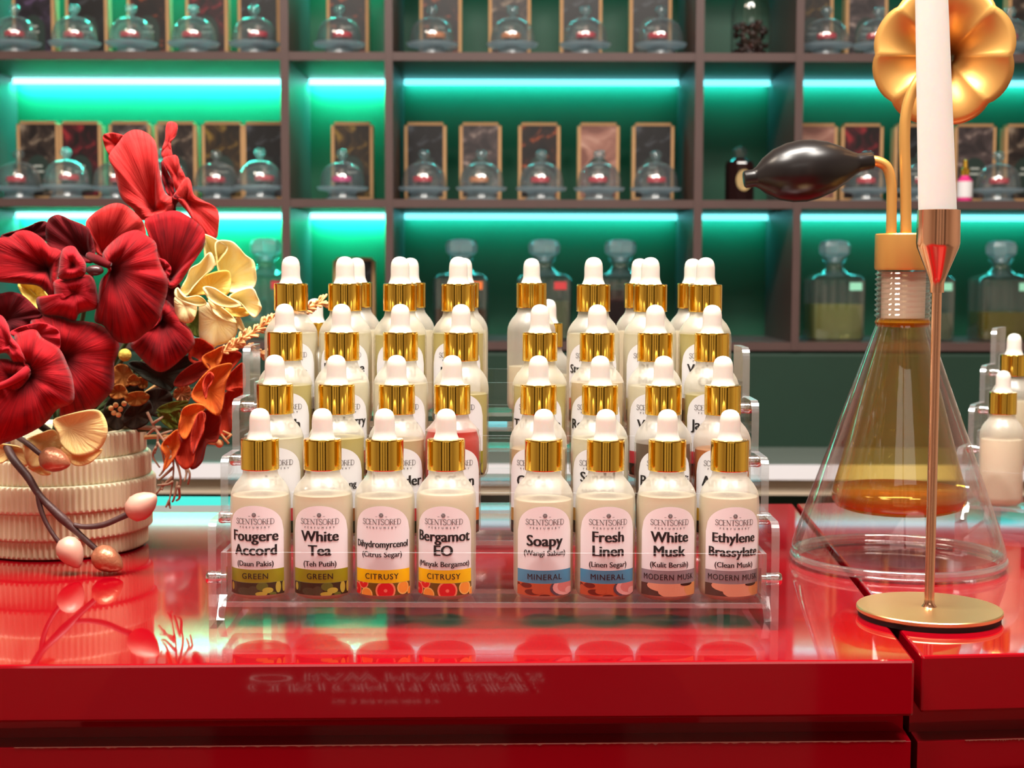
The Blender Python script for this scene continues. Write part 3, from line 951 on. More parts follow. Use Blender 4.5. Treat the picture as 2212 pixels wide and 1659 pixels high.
def picture(kind):
    bm = bmesh.new()
    if kind == 'leaf':
        mats = ['leafbg', 'leafd', 'leaf', 'leafy']
        rect(bm, -PW, PW, PZ0, PZ1, 0)
        L = [(-.013, .0075, .0016, .003, 1), (-.006, .005, .0042, .0022, 1), (-.001, .0055, .0028, .0026, 1), (.004, .0078, .0032, .0024, 2), (.007, .0056, .003, .0016, 3), (.0035, .0038, .0032, .0012, 3), (.013, .007, .0017, .0032, 3), (-.0145, .0072, .0012, .0022, 3), (.0098, .0036, .002, .001, 2), (.0165, .0070, .001, .003, 3)]
    elif kind == 'citrus':
        mats = ['cbg', 'rind', 'pulp', 'orind', 'orange', 'pip']
        rect(bm, -PW, PW, PZ0, PZ1, 0)
        L = []
        for x, z, r_, a, b in ((-.0165, .0055, .0042, 1, 2), (-.0108, .0098, .0036, 1, 2), (-.0085, .0035, .0037, 3, 4), (.0022, .0058, .0054, 1, 2), (.0122, .0070, .0038, 3, 4), (.0175, .0045, .0026, 3, 4)):
            L += [(x, z, r_, r_, a), (x, z, r_ * .82, r_ * .82, b)]
            if b == 2:
                L.append((x, z, r_ * .18, r_ * .18, 5))
    elif kind == 'rock':
        mats = ['clay', 'clayd', 'slate', 'agatel', 'agate']
        rect(bm, -PW, PW, PZ0, PZ1, 0)
        L = [(-.0165, .006, .003, .0036, 1), (-.0155, .0055, .0022, .003, 0), (-.0105, .0085, .0035, .0014, 1), (-.0068, .0050, .0046, .0016, 1), (-.004, .0056, .0030, .0016, 0), (.0, .003, .003, .001, 1), (.0115, .0072, .0088, .0052, 2), (.0122, .0076, .008, .0046, 3), (.0135, .0080, .0066, .0036, 4), (.015, .0055, .003, .0018, 3)]
    elif kind == 'suede':
        mats = ['sueded', 'suede', 'sueder', 'dk']
        rect(bm, -PW, PW, PZ0, PZ1, 0)
        L = [(-.002, .0086, .0108, .0032, 1), (.003, .0055, .0092, .0034, 1), (.006, .0035, .009, .0026, 1), (.0142, .0072, .0058, .005, 2), (.010, .0095, .0040, .0011, 3)]
    else:
        mats = ['dk', 'clayd', 'sueder', 'leafbg']
        rect(bm, -PW, PW, PZ0, PZ1, 0)
        L = [(-.010, .006, .005, .003, 1), (.0, .005, .005, .0025, 2), (.009, .0065, .0055, .003, 3), (.014, .0055, .003, .0022, 1)]
    for i, (x, z, a, b, mi) in enumerate(L):
        f = bm.faces.new([bm.verts.new((x + a * math.cos(2 * math.pi * k / 18), .00002 * (i + 1), z + b * math.sin(2 * math.pi * k / 18))) for k in range(18)])
        f.material_index = mi
    clip_rect(bm, -PW, PW, PZ0, PZ1)
    wrap(bm, .00022)
    me = tome(bm)
    for mname in mats:
        me.materials.append(PC[mname])
    return me
me_pic = {k: picture(k) for k in ('leaf', 'citrus', 'rock', 'suede', 'other')}
def label_me(bandname):
    bm = bmesh.new()
    n = 28
    zs, zt_, b0, b1 = .0375, .0517, .0098, .0170
    xs = [-PW + 2 * PW * i / n for i in range(n + 1)]
    def top(x):
        return zs + (zt_ - zs) * math.sqrt(max(0, 1 - (x / PW) ** 2))
    rows = [PZ0, b0, b1, zs]
    grid = [[bm.verts.new((x, 0, z)) for z in rows] + [bm.verts.new((x, 0, top(x)))] for x in xs]
    for i in range(n):
        for k in range(4):
            q = [grid[i][k], grid[i + 1][k], grid[i + 1][k + 1], grid[i][k + 1]]
            f = bm.faces.new(q)
            f.material_index = 1 if k == 1 else 0
    bmesh.ops.remove_doubles(bm, verts=bm.verts[:], dist=1e-6)
    wrap(bm, .00012, 1)
    me = tome(bm)
    me.materials.append(paper)
    me.materials.append(BANDC[bandname])
    me.polygons.foreach_set('use_smooth', [True] * len(me.polygons))
    return me
me_lab = {k: label_me(k) for k in BANDC}
me_let = {}
def letter_me(lines, sub, bandtxt):
    k = (tuple(lines), sub, bandtxt)
    if k in me_let:
        return me_let[k]
    bm = bmesh.new()
    # emblem, wordmark, small spaced word
    put_ring(bm, 0, .0467, .00085, .00115, 1, 16)
    put_ring(bm, 0, .0467, .00030, .00055, 1, 10)
    for i in range(6):
        a = i * math.pi / 3
        put_disc(bm, .00068 * math.cos(a), .0467 + .00068 * math.sin(a), .0002, .0002, 1, 6)
    rect(bm, -.0031, -.0020, .0459, .0461, 1)
    rect(bm, .0020, .0031, .0459, .0461, 1)
    put_serif(bm, 'SCENTSORED', 0, .0416, .0030, .0218, 1)
    put_text(bm, 'PERFUMERY', 0, .0394, .00105, .0165, 0.03, 2.6, 1)
    nl = len(lines)
    longest = max(len(t) for t in lines)
    if nl == 1:
        cap = .0058 if longest <= 9 else .0036
        base = [.0302 if longest <= 9 else .0292]
    else:
        cap = .0056 if longest <= 9 else .0050
        base = [.0325, .0248]
    for t, b in zip(lines, base):
        w = None
        put_text(bm, t, 0, b, cap, w, 0.036, 1.0, 0, .0308)
    if sub:
        zz = base[-1] - .0052 if nl == 1 else base[-1] - .0060
        put_text(bm, sub, 0, zz, .0028, None, 0.024, 1.0, 0, .0305)
    if bandtxt:
        put_text(bm, bandtxt, 0, .0119, .0030, None, 0.02, 1.12, 0, .030)
    wrap(bm, .00034)
    me = tome(bm)
    me.materials.append(ink)
    me.materials.append(logo)
    me_let[k] = me
    return me
def bottle(loc, rz, label, lq='clear', fill=.0555, lines=('',), sub='', bandn='woody', btxt='', pic='other', group='frosted dropper bottles'):
    r = empty('dropper_bottle', loc, label, 'bottle', group, rz)
    link('glass_body', body_me(fill, lq), None, r, smooth=False)
    link('liquid', liq_me(lq, fill), None, r, smooth=False)
    link('gold_collar', me_coll, None, r, smooth=False)
    link('dropper_bulb', me_bulb, None, r, smooth=False)
    if bandn:
        lb = link('bottle_label', me_lab[bandn], None, r, smooth=False)
        link('lettering', letter_me(lines, sub, btxt), None, lb, smooth=False)
        link('label_picture', me_pic[pic], None, lb, smooth=False)
    return r
D = [.8028, .8388, .8748, .9108]
ZB = [.0141, .0412, .0693, .0975]
def place(row, u, vbase):
    p = at(u, vbase, D[row])
    return Vector((p.x, D[row], CT + ZB[row] + .0001))
ROWS = [
    (0, 1290, [(565, -3, 'clear', .0555, ('Fougere', 'Accord'), '(Daun Pakis)', 'green', 'GREEN', 'leaf'),
               (699, 0, 'clear', .056, ('White', 'Tea'), '(Teh Putih)', 'green', 'GREEN', 'leaf'),
               (832, -2, 'clear', .055, ('Dihydromyrcenol',), '(Citrus Segar)', 'citrusy', 'CITRUSY', 'citrus'),
               (964, -3, 'clear', .057, ('Bergamot', 'EO'), '(Minyak Bergamot)', 'citrusy', 'CITRUSY', 'citrus'),
               (1173, 2, 'clear', .0535, ('Soapy',), '(Wangi Sabun)', 'mineral', 'MINERAL', 'rock'),
               (1306, 3, 'clear', .055, ('Fresh', 'Linen'), '(Linen Segar)', 'mineral', 'MINERAL', 'rock'),
               (1438, 1, 'clear', .056, ('White', 'Musk'), '(Kulit Bersih)', 'musk', 'MODERN MUSK', 'suede'),
               (1572, 4, 'clear', .0555, ('Ethylene', 'Brassylate'), '(Clean Musk)', 'musk', 'MODERN MUSK', 'suede')]),
    (1, 1160, [(597, 6, 'pale', .056, ('Iris',), '', 'floral', 'FLORAL', 'other'),
               (729, 4, 'yellow', .056, ('Ylang Ylang',), '', 'woody', 'FLORAL', 'other'),
               (858, 5, 'tan', .055, ('Lavender',), '', 'floral', 'FLORAL', 'other'),
               (977, 8, 'red', .060, ('Saffron',), '(Safron asli)', 'spicy', 'SPICY', 'other'),
               (1162, -9, 'tan', .050, ('Cedar',), '', 'gourmand', 'WOODY', 'other'),
               (1294, -8, 'pale', .056, ('Sandal', 'wood'), '', 'gourmand', 'WOODY', 'other'),
               (1430, 0, 'brown', .0535, ('Patchouli',), '', 'gourmand', 'WOODY', 'other'),
               (1557, -7, 'amber', .050, ('Amber',), '(Wangi)', 'amber', 'AMBER', 'other')]),
    (2, 1034, [(618, 5, 'yellow', .055, ('Peach',), '', 'fruity', 'FRUITY', 'other'),
               (740, 7, 'pale', .057, ('Strawberry', 'Accord'), '', 'fruity', 'FRUITY', 'other'),
               (866, 5, 'clear', .056, ('Melon',), '', 'fruity', 'FRUITY', 'other'),
               (996, -8, 'yellow', .050, ('Sage',), '', 'green', 'GREEN', 'leaf'),
               (1165, -9, 'yellow', .055, ('Tuberose',), '', 'floral', 'FLORAL', 'other'),
               (1288, -8, 'tan', .057, ('Red Rose',), '', 'floral', 'FLORAL', 'other'),
               (1412, -6, 'pale', .055, ('Violet',), '', 'floral', 'FLORAL', 'other'),
               (1534, -5, 'yellow', .050, ('Jasmine',), '', 'floral', 'FLORAL', 'other')]),
    (3, 917, [(631, 4, 'pale', .056, ('White',), '', 'musk', 'MUSK', 'other'),
              (747, 3, 'pale', .056, ('Fougere', 'Accord'), '', 'green', 'GREEN', 'leaf'),
              (865, 5, 'yellow', .055, ('Citral',), '', 'citrusy', 'CITRUSY', 'citrus'),
              (990, -4, 'yellow', .056, ('Berry',), '', 'fruity', 'FRUITY', 'other'),
              (1280, -4, 'pale', .056, ('Strawberry', 'Accord'), '', 'fruity', 'FRUITY', 'other'),
              (1402, -3, 'pale', .056, ('Blue', 'Mint'), '', 'green', 'GREEN', 'leaf'),
              (1520, -3, 'yellow', .056, ('Vetiver', 'Oil'), '', 'woody', 'WOODY', 'other')])]
RN = ['front row', 'second row', 'third row', 'top row']
BWD = {'green': 'olive green', 'citrusy': 'yellow', 'mineral': 'blue', 'musk': 'grey', 'floral': 'rosy', 'woody': 'brown', 'spicy': 'orange', 'gourmand': 'tan', 'amber': 'amber', 'fruity': 'red'}
LQW = {'clear': 'clear', 'pale': 'pale', 'yellow': 'yellowish', 'tan': 'tan', 'red': 'bright red', 'brown': 'dark brown', 'amber': 'amber'}
for row, vb, lst in ROWS:
    for k, (u, rot, lq, fl, lines, sub, bn, bt, pic) in enumerate(lst):
        if row == 0:
            lab = 'frosted dropper bottle with %s label band, %s from left in front row' % (BWD[bn], ORDN[k])
        else:
            lab = 'dropper bottle of %s liquid, %s from left in the front stand\'s %s' % (LQW[lq], ORDN[k], RN[row])
        bottle(place(row, u, vb), math.radians(rot), lab, lq, fl, lines, sub, bn, bt, pic)
# bottles on the stand behind (labels face away from us)
for k, u in enumerate((771, 887, 1002, 1148, 1381, 1495)):
    p = at(u, 700, 1.0012)
    bottle(Vector((p.x, 1.0012, CT + ZB[3] + .0001)), math.pi + math.radians(5 * (-1) ** k), 'frosted dropper bottle, %s from left on top of the rear stand' % ORDN[k], 'pale', .054 if u != 1148 else .03, bandn=None, group='bottles on the rear stand')
for k, u in enumerate((681, 1184)):
    p = at(u, 760, 1.0372)
    bottle(Vector((p.x, 1.0372, CT + ZB[2] + .0001)), math.pi, 'lower dropper bottle on rear stand, only white bulb showing at %s' % ('the left' if k == 0 else 'centre'), 'pale', .05, bandn=None, group='bottles on the rear stand')
# a third stand at the right edge, turned about thirty degrees
C3 = at(2072, 1000, 1.125)
A3 = math.radians(-30)
ax, ay = Vector((math.cos(A3), math.sin(A3), 0)), Vector((-math.sin(A3), math.cos(A3), 0))
o3_ = Vector((C3.x, C3.y, CT)) + ax * .1505
S3 = stand('tiered_stand', o3_, A3, .1505, 'clear stepped acrylic stand at the right edge behind the flask, turned at an angle')
for row, lab in ((0, 'frosted dropper bottle on the lowest step of the angled right-hand stand'), (1, 'dropper bottle on the second step of the angled right-hand stand, cut by the frame')):
    bottle(o3_ + ax * (-.1505 + .0268) + ay * (.0016 + .0192 + .036 * row) + Vector((0, 0, ZB[row] + .0001)), A3, lab, 'pale' if row else 'clear', .05, bandn=None, group='bottles on the angled stand')
# ------------------------------------------------------------------ conical flask atomiser
YFk = .968
fx = at(1938, 1215, YFk).x
fl = empty('perfume_flask', (fx, YFk, CT), 'large conical glass flask with amber inner vessel, gold cap and black squeeze bulb', 'flask')
zr = lambda v, Y=YFk: at(1938, v, Y).z - CT
zn0, zn1, zc1 = zr(700), zr(580), zr(505)
Rb = 456 / 2 / F * YFk
rn = 56 / F * YFk
def wall(prof, t):
    """outer line, then back along the inside"""
    inn = [(max(r - t, 0.0005), z + (t if i == 0 else 0)) for i, (r, z) in enumerate(prof)]
    return prof, inn
outer = [(Rb * .93, .0006), (Rb * .97, .0020), (Rb, .0075), (Rb * .992, .0125), (Rb * .93, .026)]
for t in (.2, .4, .6, .8):
    outer.append((Rb * .93 + (rn * 1.12 - Rb * .93) * t, .026 + (zn0 - .006 - .026) * t))
outer += [(rn * 1.06, zn0 - .003), (rn, zn0 + .001), (rn, zn0 + .004)]
k = 9
for i in range(k):
    z = zn0 + .004 + (zn1 - zn0 - .006) * i / k
    dz = (zn1 - zn0 - .006) / k
    outer += [(rn, z + dz * .15), (rn * 1.075, z + dz * .4), (rn * 1.075, z + dz * .6), (rn, z + dz * .85)]
outer.append((rn, zn1 + .004))
lathe('outer_glass', outer, glass, fl, 72, sh=0)
lathe('base_ring', [(Rb * .985 + .0022 * math.cos(a_), .0045 + .0030 * math.sin(a_)) for a_ in [2 * math.pi * i / 10 for i in range(11)]], rimg, fl, 96, sh=0)
# inner vessel hangs inside the outer glass
zi = zr(1098)
Ri = 143 / F * YFk
inner = [(0, zi), (Ri * .80, zi - .0005), (Ri * .93, zi + .0015), (Ri, zi + .006), (Ri * .995, zi + .012), (Ri * .93, zi + .022)]
for t in (.33, .66, 1.0):
    inner.append((Ri * .93 + (rn * .86 - Ri * .93) * t, zi + .022 + (zn0 - .004 - zi - .022) * t))
inner.append((rn * .90, zn0 + .001))
lathe('inner_vessel', inner, amberg, fl, 64, sh=0)
lathe('amber_liquid', [(0, zi + .001), (Ri * .79, zi + .0008), (Ri * .92, zi + .0025), (Ri * .985, zi + .0068), (Ri * .975, zi + .0135), (0, zi + .0135)], amberl, fl, 64, sh=0)
lathe('amber_seal', [(rn * .5, zn0 - .001), (rn * 1.0, zn0 - .0015), (rn * 1.05, zn0 + .0012), (rn * .98, zn0 + .0038), (rn * .5, zn0 + .004)], amberl, fl, 48)
lathe('neck_liner', [(rn * .82, zn0 + .004), (rn * .84, zn1 - .002)], pm('frosted_liner', srgb(226, 204, 176), 0.4), fl, 40)
rc = 62 / F * YFk
lathe('gold_cap', [(0, zn1 - .001), (rc * .97, zn1 - .001), (rc, zn1 + .0006), (rc, zc1 - .0008), (rc * .97, zc1), (0, zc1)], satin, fl, 56, sh=30)
def P(u, v, Y=YFk):
    return at(u, v, Y) - fl.location
b = tube('bulb_tube', [P(1925, 506), P(1926, 440), P(1925, 395), P(1916, 362), P(1896, 349), P(1872, 347)], .0034, satin, fl, 14, 8)
bulb_a, bulb_b = P(1607, 388), P(1886, 347)
L = (bulb_b - bulb_a).length
M = frame_to(bulb_a, bulb_b)
q = L / 282
prof = [(0, 0), (16 * q, 0), (19 * q, 3 * q), (19 * q, 22 * q), (24 * q, 30 * q), (40 * q, 46 * q), (55 * q, 70 * q), (64 * q, 100 * q), (67 * q, 128 * q), (64 * q, 156 * q), (55 * q, 188 * q), (40 * q, 218 * q), (26 * q, 240 * q), (20 * q, 252 * q), (19 * q, 280 * q), (17 * q, 282 * q), (0, 282 * q)]
lathe('squeeze_bulb', [(r, z) for r, z in prof], blackr, fl, 48, M=M, sh=50)
tube('horn_tube', [P(1957, 506), P(1956, 400), P(1954, 300), P(1957, 248), P(1968, 205), P(1988, 168), P(2008, 145, YFk + .006), P(2030, 132, YFk + .022), P(2044, 127, YFk + .050)], .0036, satin, fl, 14, 8)
# gold flower horn, opening towards us; the nozzle tube curls into its throat
hc = P(2037, 116)
ha, hb = P(2046, 128, YFk + .060), P(2035, 116, YFk + .010)
M = frame_to(ha, hb)
Rh = 147 / F * (YFk + .016)
hp = []
for i in range(17):
    t = i / 16
    hp.append((.0036 + (Rh - .0036) * (t ** 1.75), .044 * (1 - (1 - t) ** 1.5) - .004 * t ** 8))
def lobes(r, z, a, k):
    t = k / 16
    s = abs(math.sin(4 * (a - math.radians(22)))) ** .55
    return r * (1 + t ** 2 * (.075 * s - .05))
v, f = lathe_vf(hp, 128, mod=lobes, M=M)
for k in range(17):
    for j in range(128):
        a = 2 * math.pi * j / 128
        s = abs(math.sin(4 * (a - math.radians(22)))) ** .6
        v[k * 128 + j] += M.to_3x3() @ Vector((0, 0, (.003 * (k / 16) ** 1.3) * (1 - s)))
hn = link('flower_horn', pyme(v, f), satin, fl)
md = hn.modifiers.new('thick', 'SOLIDIFY')
md.thickness = .0011

# ------------------------------------------------------------------ candle holder and candle
p0 = onz(2007, 1313, CT + .005)
ch = empty('candle_holder', (p0.x, p0.y, CT), 'slender polished gold candlestick on a round mirror-like base', 'candle holder')
Yc = p0.y
zq = lambda v: at(2015, v, Yc).z - CT
kx = Yc / F
lathe('base_pad', [(0, 0), (.0385, 0), (.0388, .0028), (0, .0028)], black, ch, 64, sh=30)
lathe('base_disc', [(0, .0028), (.0390, .0028), (.0397, .0034), (.0397, .0050), (.0392, .0056), (.006, .0058), (0, .0058)], paleg, ch, 80, sh=30)
lathe('stem', [(0, .0055), (.0042, .0058), (.0030, .0075), (.0027, .01), (.0027, zq(630)), (0, zq(630))], rose, ch, 24)
lathe('candle_cup', [(0, zq(632)), (15 * kx, zq(632)), (15 * kx, zq(612)), (19 * kx, zq(598)), (44 * kx, zq(535)), (46 * kx, zq(525)), (45 * kx, zq(454)), (42.5 * kx, zq(453)), (42 * kx, zq(468)), (0, zq(468))], rose, ch, 48, sh=30)
cb = Vector((p0.x - .0006, Yc, CT + zq(467)))
cn = empty('taper_candle', cb, 'plain white taper candle leaning slightly left in the gold candlestick', 'candle')
lathe('wax_body', [(0, 0), (40 * kx, 0), (40 * kx, .004), (33.5 * kx, .125), (29 * kx, .195), (26 * kx, .2), (12 * kx, .204), (0, .204)], wax, cn, 40)
tube('wick', [(0, 0, .203), (0, 0, .209), (.001, 0, .214)], .0008, black, cn, 6, 3)
cn.rotation_euler = (0, math.radians(-3.0), 0)

# ------------------------------------------------------------------ ribbed vase
YV = 1.02
vx = at(133, 1200, YV).x
vz = lambda v: at(300, v, YV - .01).z - CT
va = empty('ribbed_vase', (vx, YV, CT), 'cream ceramic vase of stacked fluted rings holding the flower arrangement', 'vase')
px = YV / F
tiers = [(182, 1196, 1143), (192, 1143, 1086), (200, 1086, 1030), (191, 1030, 979), (181, 979, 927)]
prof, ribk = [(0, 0), (170 * px, 0)], [0, 0]
for i, (r, vb, vt) in enumerate(tiers):
    r *= px
    z0 = max(0.0012, vz(vb)) if i else .0012
    z1 = vz(vt)
    for rr, z, kk in ((r - .0010, z0, 0), (r - .0006, z0 + .0002, .1), (r - .0003, z0 + .0008, .5), (r, z0 + .0016, 1), (r, z0 + .0024, 1), (r, z1 - .0026, 1), (r, z1 - .0018, 1), (r - .0003, z1 - .0008, .5), (r - .0007, z1 - .0001, .1), (r - .0011, z1, 0)):
        prof.append((rr, z))
        ribk.append(kk)
zr_ = vz(927)
prof += [(178 * px - .003, zr_), (174 * px - .003, zr_ - .004), (168 * px - .002, .045), (160 * px, .012), (0, .012)]
ribk += [0] * 5
TC = [0, 0, 0.0, .0006, .0016, .0004, -.0004]
def ribs(r, z, a, k):
    w = math.cos(100 * a)
    return r + ribk[k] * .0011 * (abs(w) ** .8 * (1 if w > 0 else -1))
lathe('vase_body', prof, ceram, va, 600, ribs, sh=0)
lathe('moss', [(0, .070), (.02, .072), (.045, .068), (.052, .062)], foam, va, 40)
VC = Vector((vx, YV, CT + .066))

# ------------------------------------------------------------------ petals and flowers
DOMED = (ORC, ORP, ORD, ORL)
def petal(name, root, mat, out, base, d, bulge=.006, curl=-.004, tu=0.0, tv=0.0, rip=.0012, rn_=7, n=5, K=9, th=.0007, ph=0.0):
    """a cupped petal: outline given in the photo frame, at its own depth d (metres)"""
    o = [q.to_2d() for q in crom([Vector((a, b, 0)) for a, b in out], n, True)]
    M_ = len(o)
    bx, by = base
    cu = sum(q.x for q in o) / M_
    cv = sum(q.y for q in o) / M_
    me = bpy.data.meshes.new(name)
    vs_, fs, uvs = [], [], []
    for k in range(K + 1):
        t = k / K
        for j, q in enumerate(o):
            u, v = bx + (q.x - bx) * t, by + (q.y - by) * t
            dd = d + tu * (u - cu) / 100 + tv * (v - cv) / 100 - bulge * (math.sin(math.pi * min(1, t) * .85) if mat in DOMED else .55 * t ** 1.4) + curl * t ** 3 + rip * t * t * math.sin(rn_ * 2 * math.pi * j / M_ + ph)
            vs_.append(at(u, v, dd))
    for k in range(K):
        for j in range(M_):
            j2 = (j + 1) % M_
            if k == 0:
                fs.append((j, M_ + j, M_ + j2))
            else:
                fs.append((k * M_ + j, (k + 1) * M_ + j, (k + 1) * M_ + j2, k * M_ + j2))
    me.from_pydata([tuple(p - root.location) for p in vs_], [], fs)
    ul = me.uv_layers.new()
    for lp in me.loops:
        k, j = divmod(lp.vertex_index, M_)
        ul.data[lp.index].uv = (abs(2 * j / M_ - 1), k / K)
    me.update()
    ob = link(name, me, mat, root)
    bm = bmesh.new()
    bm.from_mesh(me)
    bmesh.ops.delete(bm, geom=[v for v in bm.verts if not v.link_faces], context='VERTS')
    bmesh.ops.remove_doubles(bm, verts=bm.verts[:], dist=2e-6)
    bm.to_mesh(me)
    bm.free()
    md_ = ob.modifiers.new('thickness', 'SOLIDIFY')
    md_.thickness = th
    md_.offset = 0
    return ob
def flower(name, u, v, d, label, cat, group=None, sag=.02, stem=True, mat=None, end=None):
    r = empty(name, at(u, v, d), label, cat, group)
    if stem:
        e = (end or VC) + Vector((random.uniform(-.012, .012), random.uniform(-.012, .012), 0))
        a = at(u, v, d + .010)
        mid = (a + e) / 2 + Vector((0, .012, sag * .3))
        tube('stem', [q - r.location for q in (a, mid, e)], .0016, mat or stemg, r, 8, 8)
    return r
def ball(name, root, c, rad, mat, sq_=(1, 1, 1)):
    bm = bmesh.new()
    bmesh.ops.create_icosphere(bm, subdivisions=3, radius=rad, matrix=Matrix.Translation(c - root.location) @ Matrix.Diagonal((*sq_, 1)))
    return link(name, tome(bm), mat, root)
def wtube(name, root, pts, rad, mat, n=8):
    return tube(name, [at(*q) - root.location for q in pts], rad, mat, root, n, 6)

G = 'red orchid blooms in the vase'
o1 = flower('orchid_bloom', 365, 425, .995, 'topmost red orchid bloom, turned sideways with upright petals', 'flower', G)
petal('petal', o1, ORP, [(222, 296), (228, 289), (245, 287), (262, 291), (272, 300), (264, 325), (240, 338), (227, 318)], (252, 312), 1.012, .004)
petal('petal', o1, ORP, [(235, 338), (257, 307), (270, 290), (288, 281), (308, 283), (326, 295), (336, 310), (340, 334), (344, 369), (356, 417), (376, 430), (374, 454), (336, 470), (304, 474), (287, 451), (264, 429), (254, 399), (247, 365)], (335, 455), .992, .016, -.004, tu=.012)
petal('petal', o1, ORC, [(350, 348), (362, 372), (374, 400), (376, 420), (370, 426), (358, 412), (350, 380)], (362, 395), .996, .003)
petal('petal', o1, ORP, [(361, 266), (382, 268), (380, 292), (370, 302), (369, 318), (372, 340), (362, 348), (350, 338), (350, 324), (357, 301)], (363, 312), 1.0, .003, 0, tv=-.01)
petal('petal', o1, ORP, [(352, 345), (371, 336), (383, 338), (388, 358), (401, 386), (402, 417), (397, 424), (380, 410), (369, 379)], (384, 382), .992, .004, 0, tu=-.01)
petal('petal', o1, ORP, [(400, 384), (412, 393), (418, 420), (440, 435), (465, 447), (473, 468), (472, 490), (466, 515), (440, 508), (420, 482), (405, 457), (385, 434), (374, 427), (382, 412)], (402, 430), .998, .008, -.004, tu=.012)
wtube('column', o1, [(372, 470, .993), (372, 440, .989), (386, 424, .985)], .0028, ORD)
o2 = flower('orchid_bloom', 350, 610, .985, 'red orchid bloom half hidden left of the yellow rose', 'flower', G)
petal('petal', o2, ORC, [(312, 478), (328, 467), (374, 455), (408, 468), (438, 494), (443, 515), (436, 540), (414, 571), (388, 611), (368, 622), (356, 600), (336, 555), (322, 510)], (366, 606), .983, .012, -.006, tu=.01, ph=1)
petal('petal', o2, ORC, [(336, 702), (352, 650), (376, 665), (398, 698), (414, 718), (419, 745), (397, 770), (359, 800), (331, 797), (292, 759), (283, 743), (303, 729)], (350, 690), .972, .012, .004, tv=-.008, ph=2)
petal('petal', o2, ORL, [(340, 560), (356, 562), (369, 577), (368, 592), (360, 602), (346, 596)], (354, 580), .966, .006)
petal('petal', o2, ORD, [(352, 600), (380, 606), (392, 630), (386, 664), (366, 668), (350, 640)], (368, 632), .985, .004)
o3 = flower('orchid_bloom', 200, 580, .975, 'large open red orchid bloom in the middle facing forward, dark centre', 'flower', G)
petal('petal', o3, ORP, [(185, 484), (199, 464), (231, 444), (257, 439), (278, 448), (302, 470), (312, 486), (314, 515), (290, 545), (250, 562), (218, 553), (205, 539), (196, 508)], (222, 548), .972, .010, -.004, tv=.006)
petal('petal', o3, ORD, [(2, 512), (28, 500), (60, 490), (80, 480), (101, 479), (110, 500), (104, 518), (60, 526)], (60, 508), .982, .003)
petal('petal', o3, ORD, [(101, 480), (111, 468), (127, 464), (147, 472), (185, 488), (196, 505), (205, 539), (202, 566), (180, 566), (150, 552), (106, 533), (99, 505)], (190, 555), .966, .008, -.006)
petal('petal', o3, ORC, [(-30, 520), (0, 514), (20, 512), (36, 501), (54, 498), (72, 503), (90, 515), (107, 533), (123, 538), (134, 547), (129, 571), (124, 605), (119, 655), (100, 631), (80, 616), (40, 612), (0, 608), (-40, 600)], (104, 582), .956, .012, -.002, tu=.01, ph=2)
petal('petal', o3, ORC, [(222, 549), (255, 513), (284, 499), (302, 499), (318, 510), (336, 525), (341, 555), (350, 579), (360, 599), (362, 625), (351, 665), (338, 698), (311, 722), (288, 738), (255, 738), (225, 704), (205, 692), (212, 652), (217, 609), (234, 585)], (242, 580), .945, .012, .006, tu=-.006, rip=.002, rn_=9)
lp_ = petal('lip', o3, ORL, [(117, 609), (139, 601), (169, 595), (199, 599), (211, 640), (209, 665), (172, 676), (160, 694), (129, 686), (92, 680), (81, 661), (80, 645), (91, 643), (111, 657), (119, 654), (118, 630)], (162, 630), .940, .008, .010, rip=.0006)
petal('lip_lobe', o3, ORL, [(133, 545), (143, 534), (159, 533), (170, 547), (185, 571), (182, 593), (158, 604), (128, 600), (129, 571)], (158, 572), .940, .010, .004, rip=.0004)
wtube('column', o3, [(192, 552, .944), (212, 562, .936), (238, 574, .934)], [.0024, .0032, .0022], ORD)
ball('anther_cap', o3, at(205, 584, .932), .0042, pm('anther', srgb(70, 36, 40), 0.3), (1.3, 1, .8))
o4 = flower('orchid_bloom', 70, 770, .955, 'lowest red orchid bloom hanging over the left side of the vase', 'flower', G)
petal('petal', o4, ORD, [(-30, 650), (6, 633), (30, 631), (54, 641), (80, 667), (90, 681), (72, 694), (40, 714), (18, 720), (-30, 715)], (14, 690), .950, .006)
petal('petal', o4, ORC, [(66, 697), (98, 681), (127, 681), (154, 692), (184, 695), (215, 702), (242, 722), (256, 743), (254, 763), (246, 788), (245, 835), (226, 862), (197, 886), (164, 897), (130, 898), (142, 850), (126, 800), (95, 743)], (134, 772), .948, .012, .006, tu=.006, rip=.0016, rn_=5)
petal('petal', o4, ORL, [(22, 718), (51, 704), (82, 697), (109, 702), (127, 716), (130, 735), (126, 756), (92, 745), (45, 735)], (74, 724), .934, .004)
petal('petal', o4, ORC, [(31, 728), (51, 716), (76, 713), (92, 731), (127, 753), (145, 788), (156, 817), (160, 856), (152, 872), (123, 884), (98, 913), (61, 936), (10, 956), (-30, 960), (-50, 880), (0, 840), (36, 830), (48, 790), (46, 760)], (58, 806), .925, .014, .004, tu=.004, rip=.0018, rn_=8, ph=1)
petal('lip', o4, ORL, [(-20, 690), (0, 681), (16, 700), (24, 727), (49, 757), (55, 783), (31, 783), (14, 762), (-20, 760)], (22, 745), .912, .006, .006)
petal('lip_lobe', o4, ORC, [(-30, 784), (10, 776), (34, 782), (54, 784), (66, 797), (62, 816), (42, 838), (0, 852), (-30, 848)], (26, 812), .914, .005, .004)
wtube('column', o4, [(-10, 838, .908), (20, 826, .906), (46, 810, .907), (60, 796, .910)], [.002, .0022, .0028, .0022], ORL)
yr = flower('rose_bloom', 470, 640, .985, 'pale yellow rose bloom right of the red orchids', 'flower')
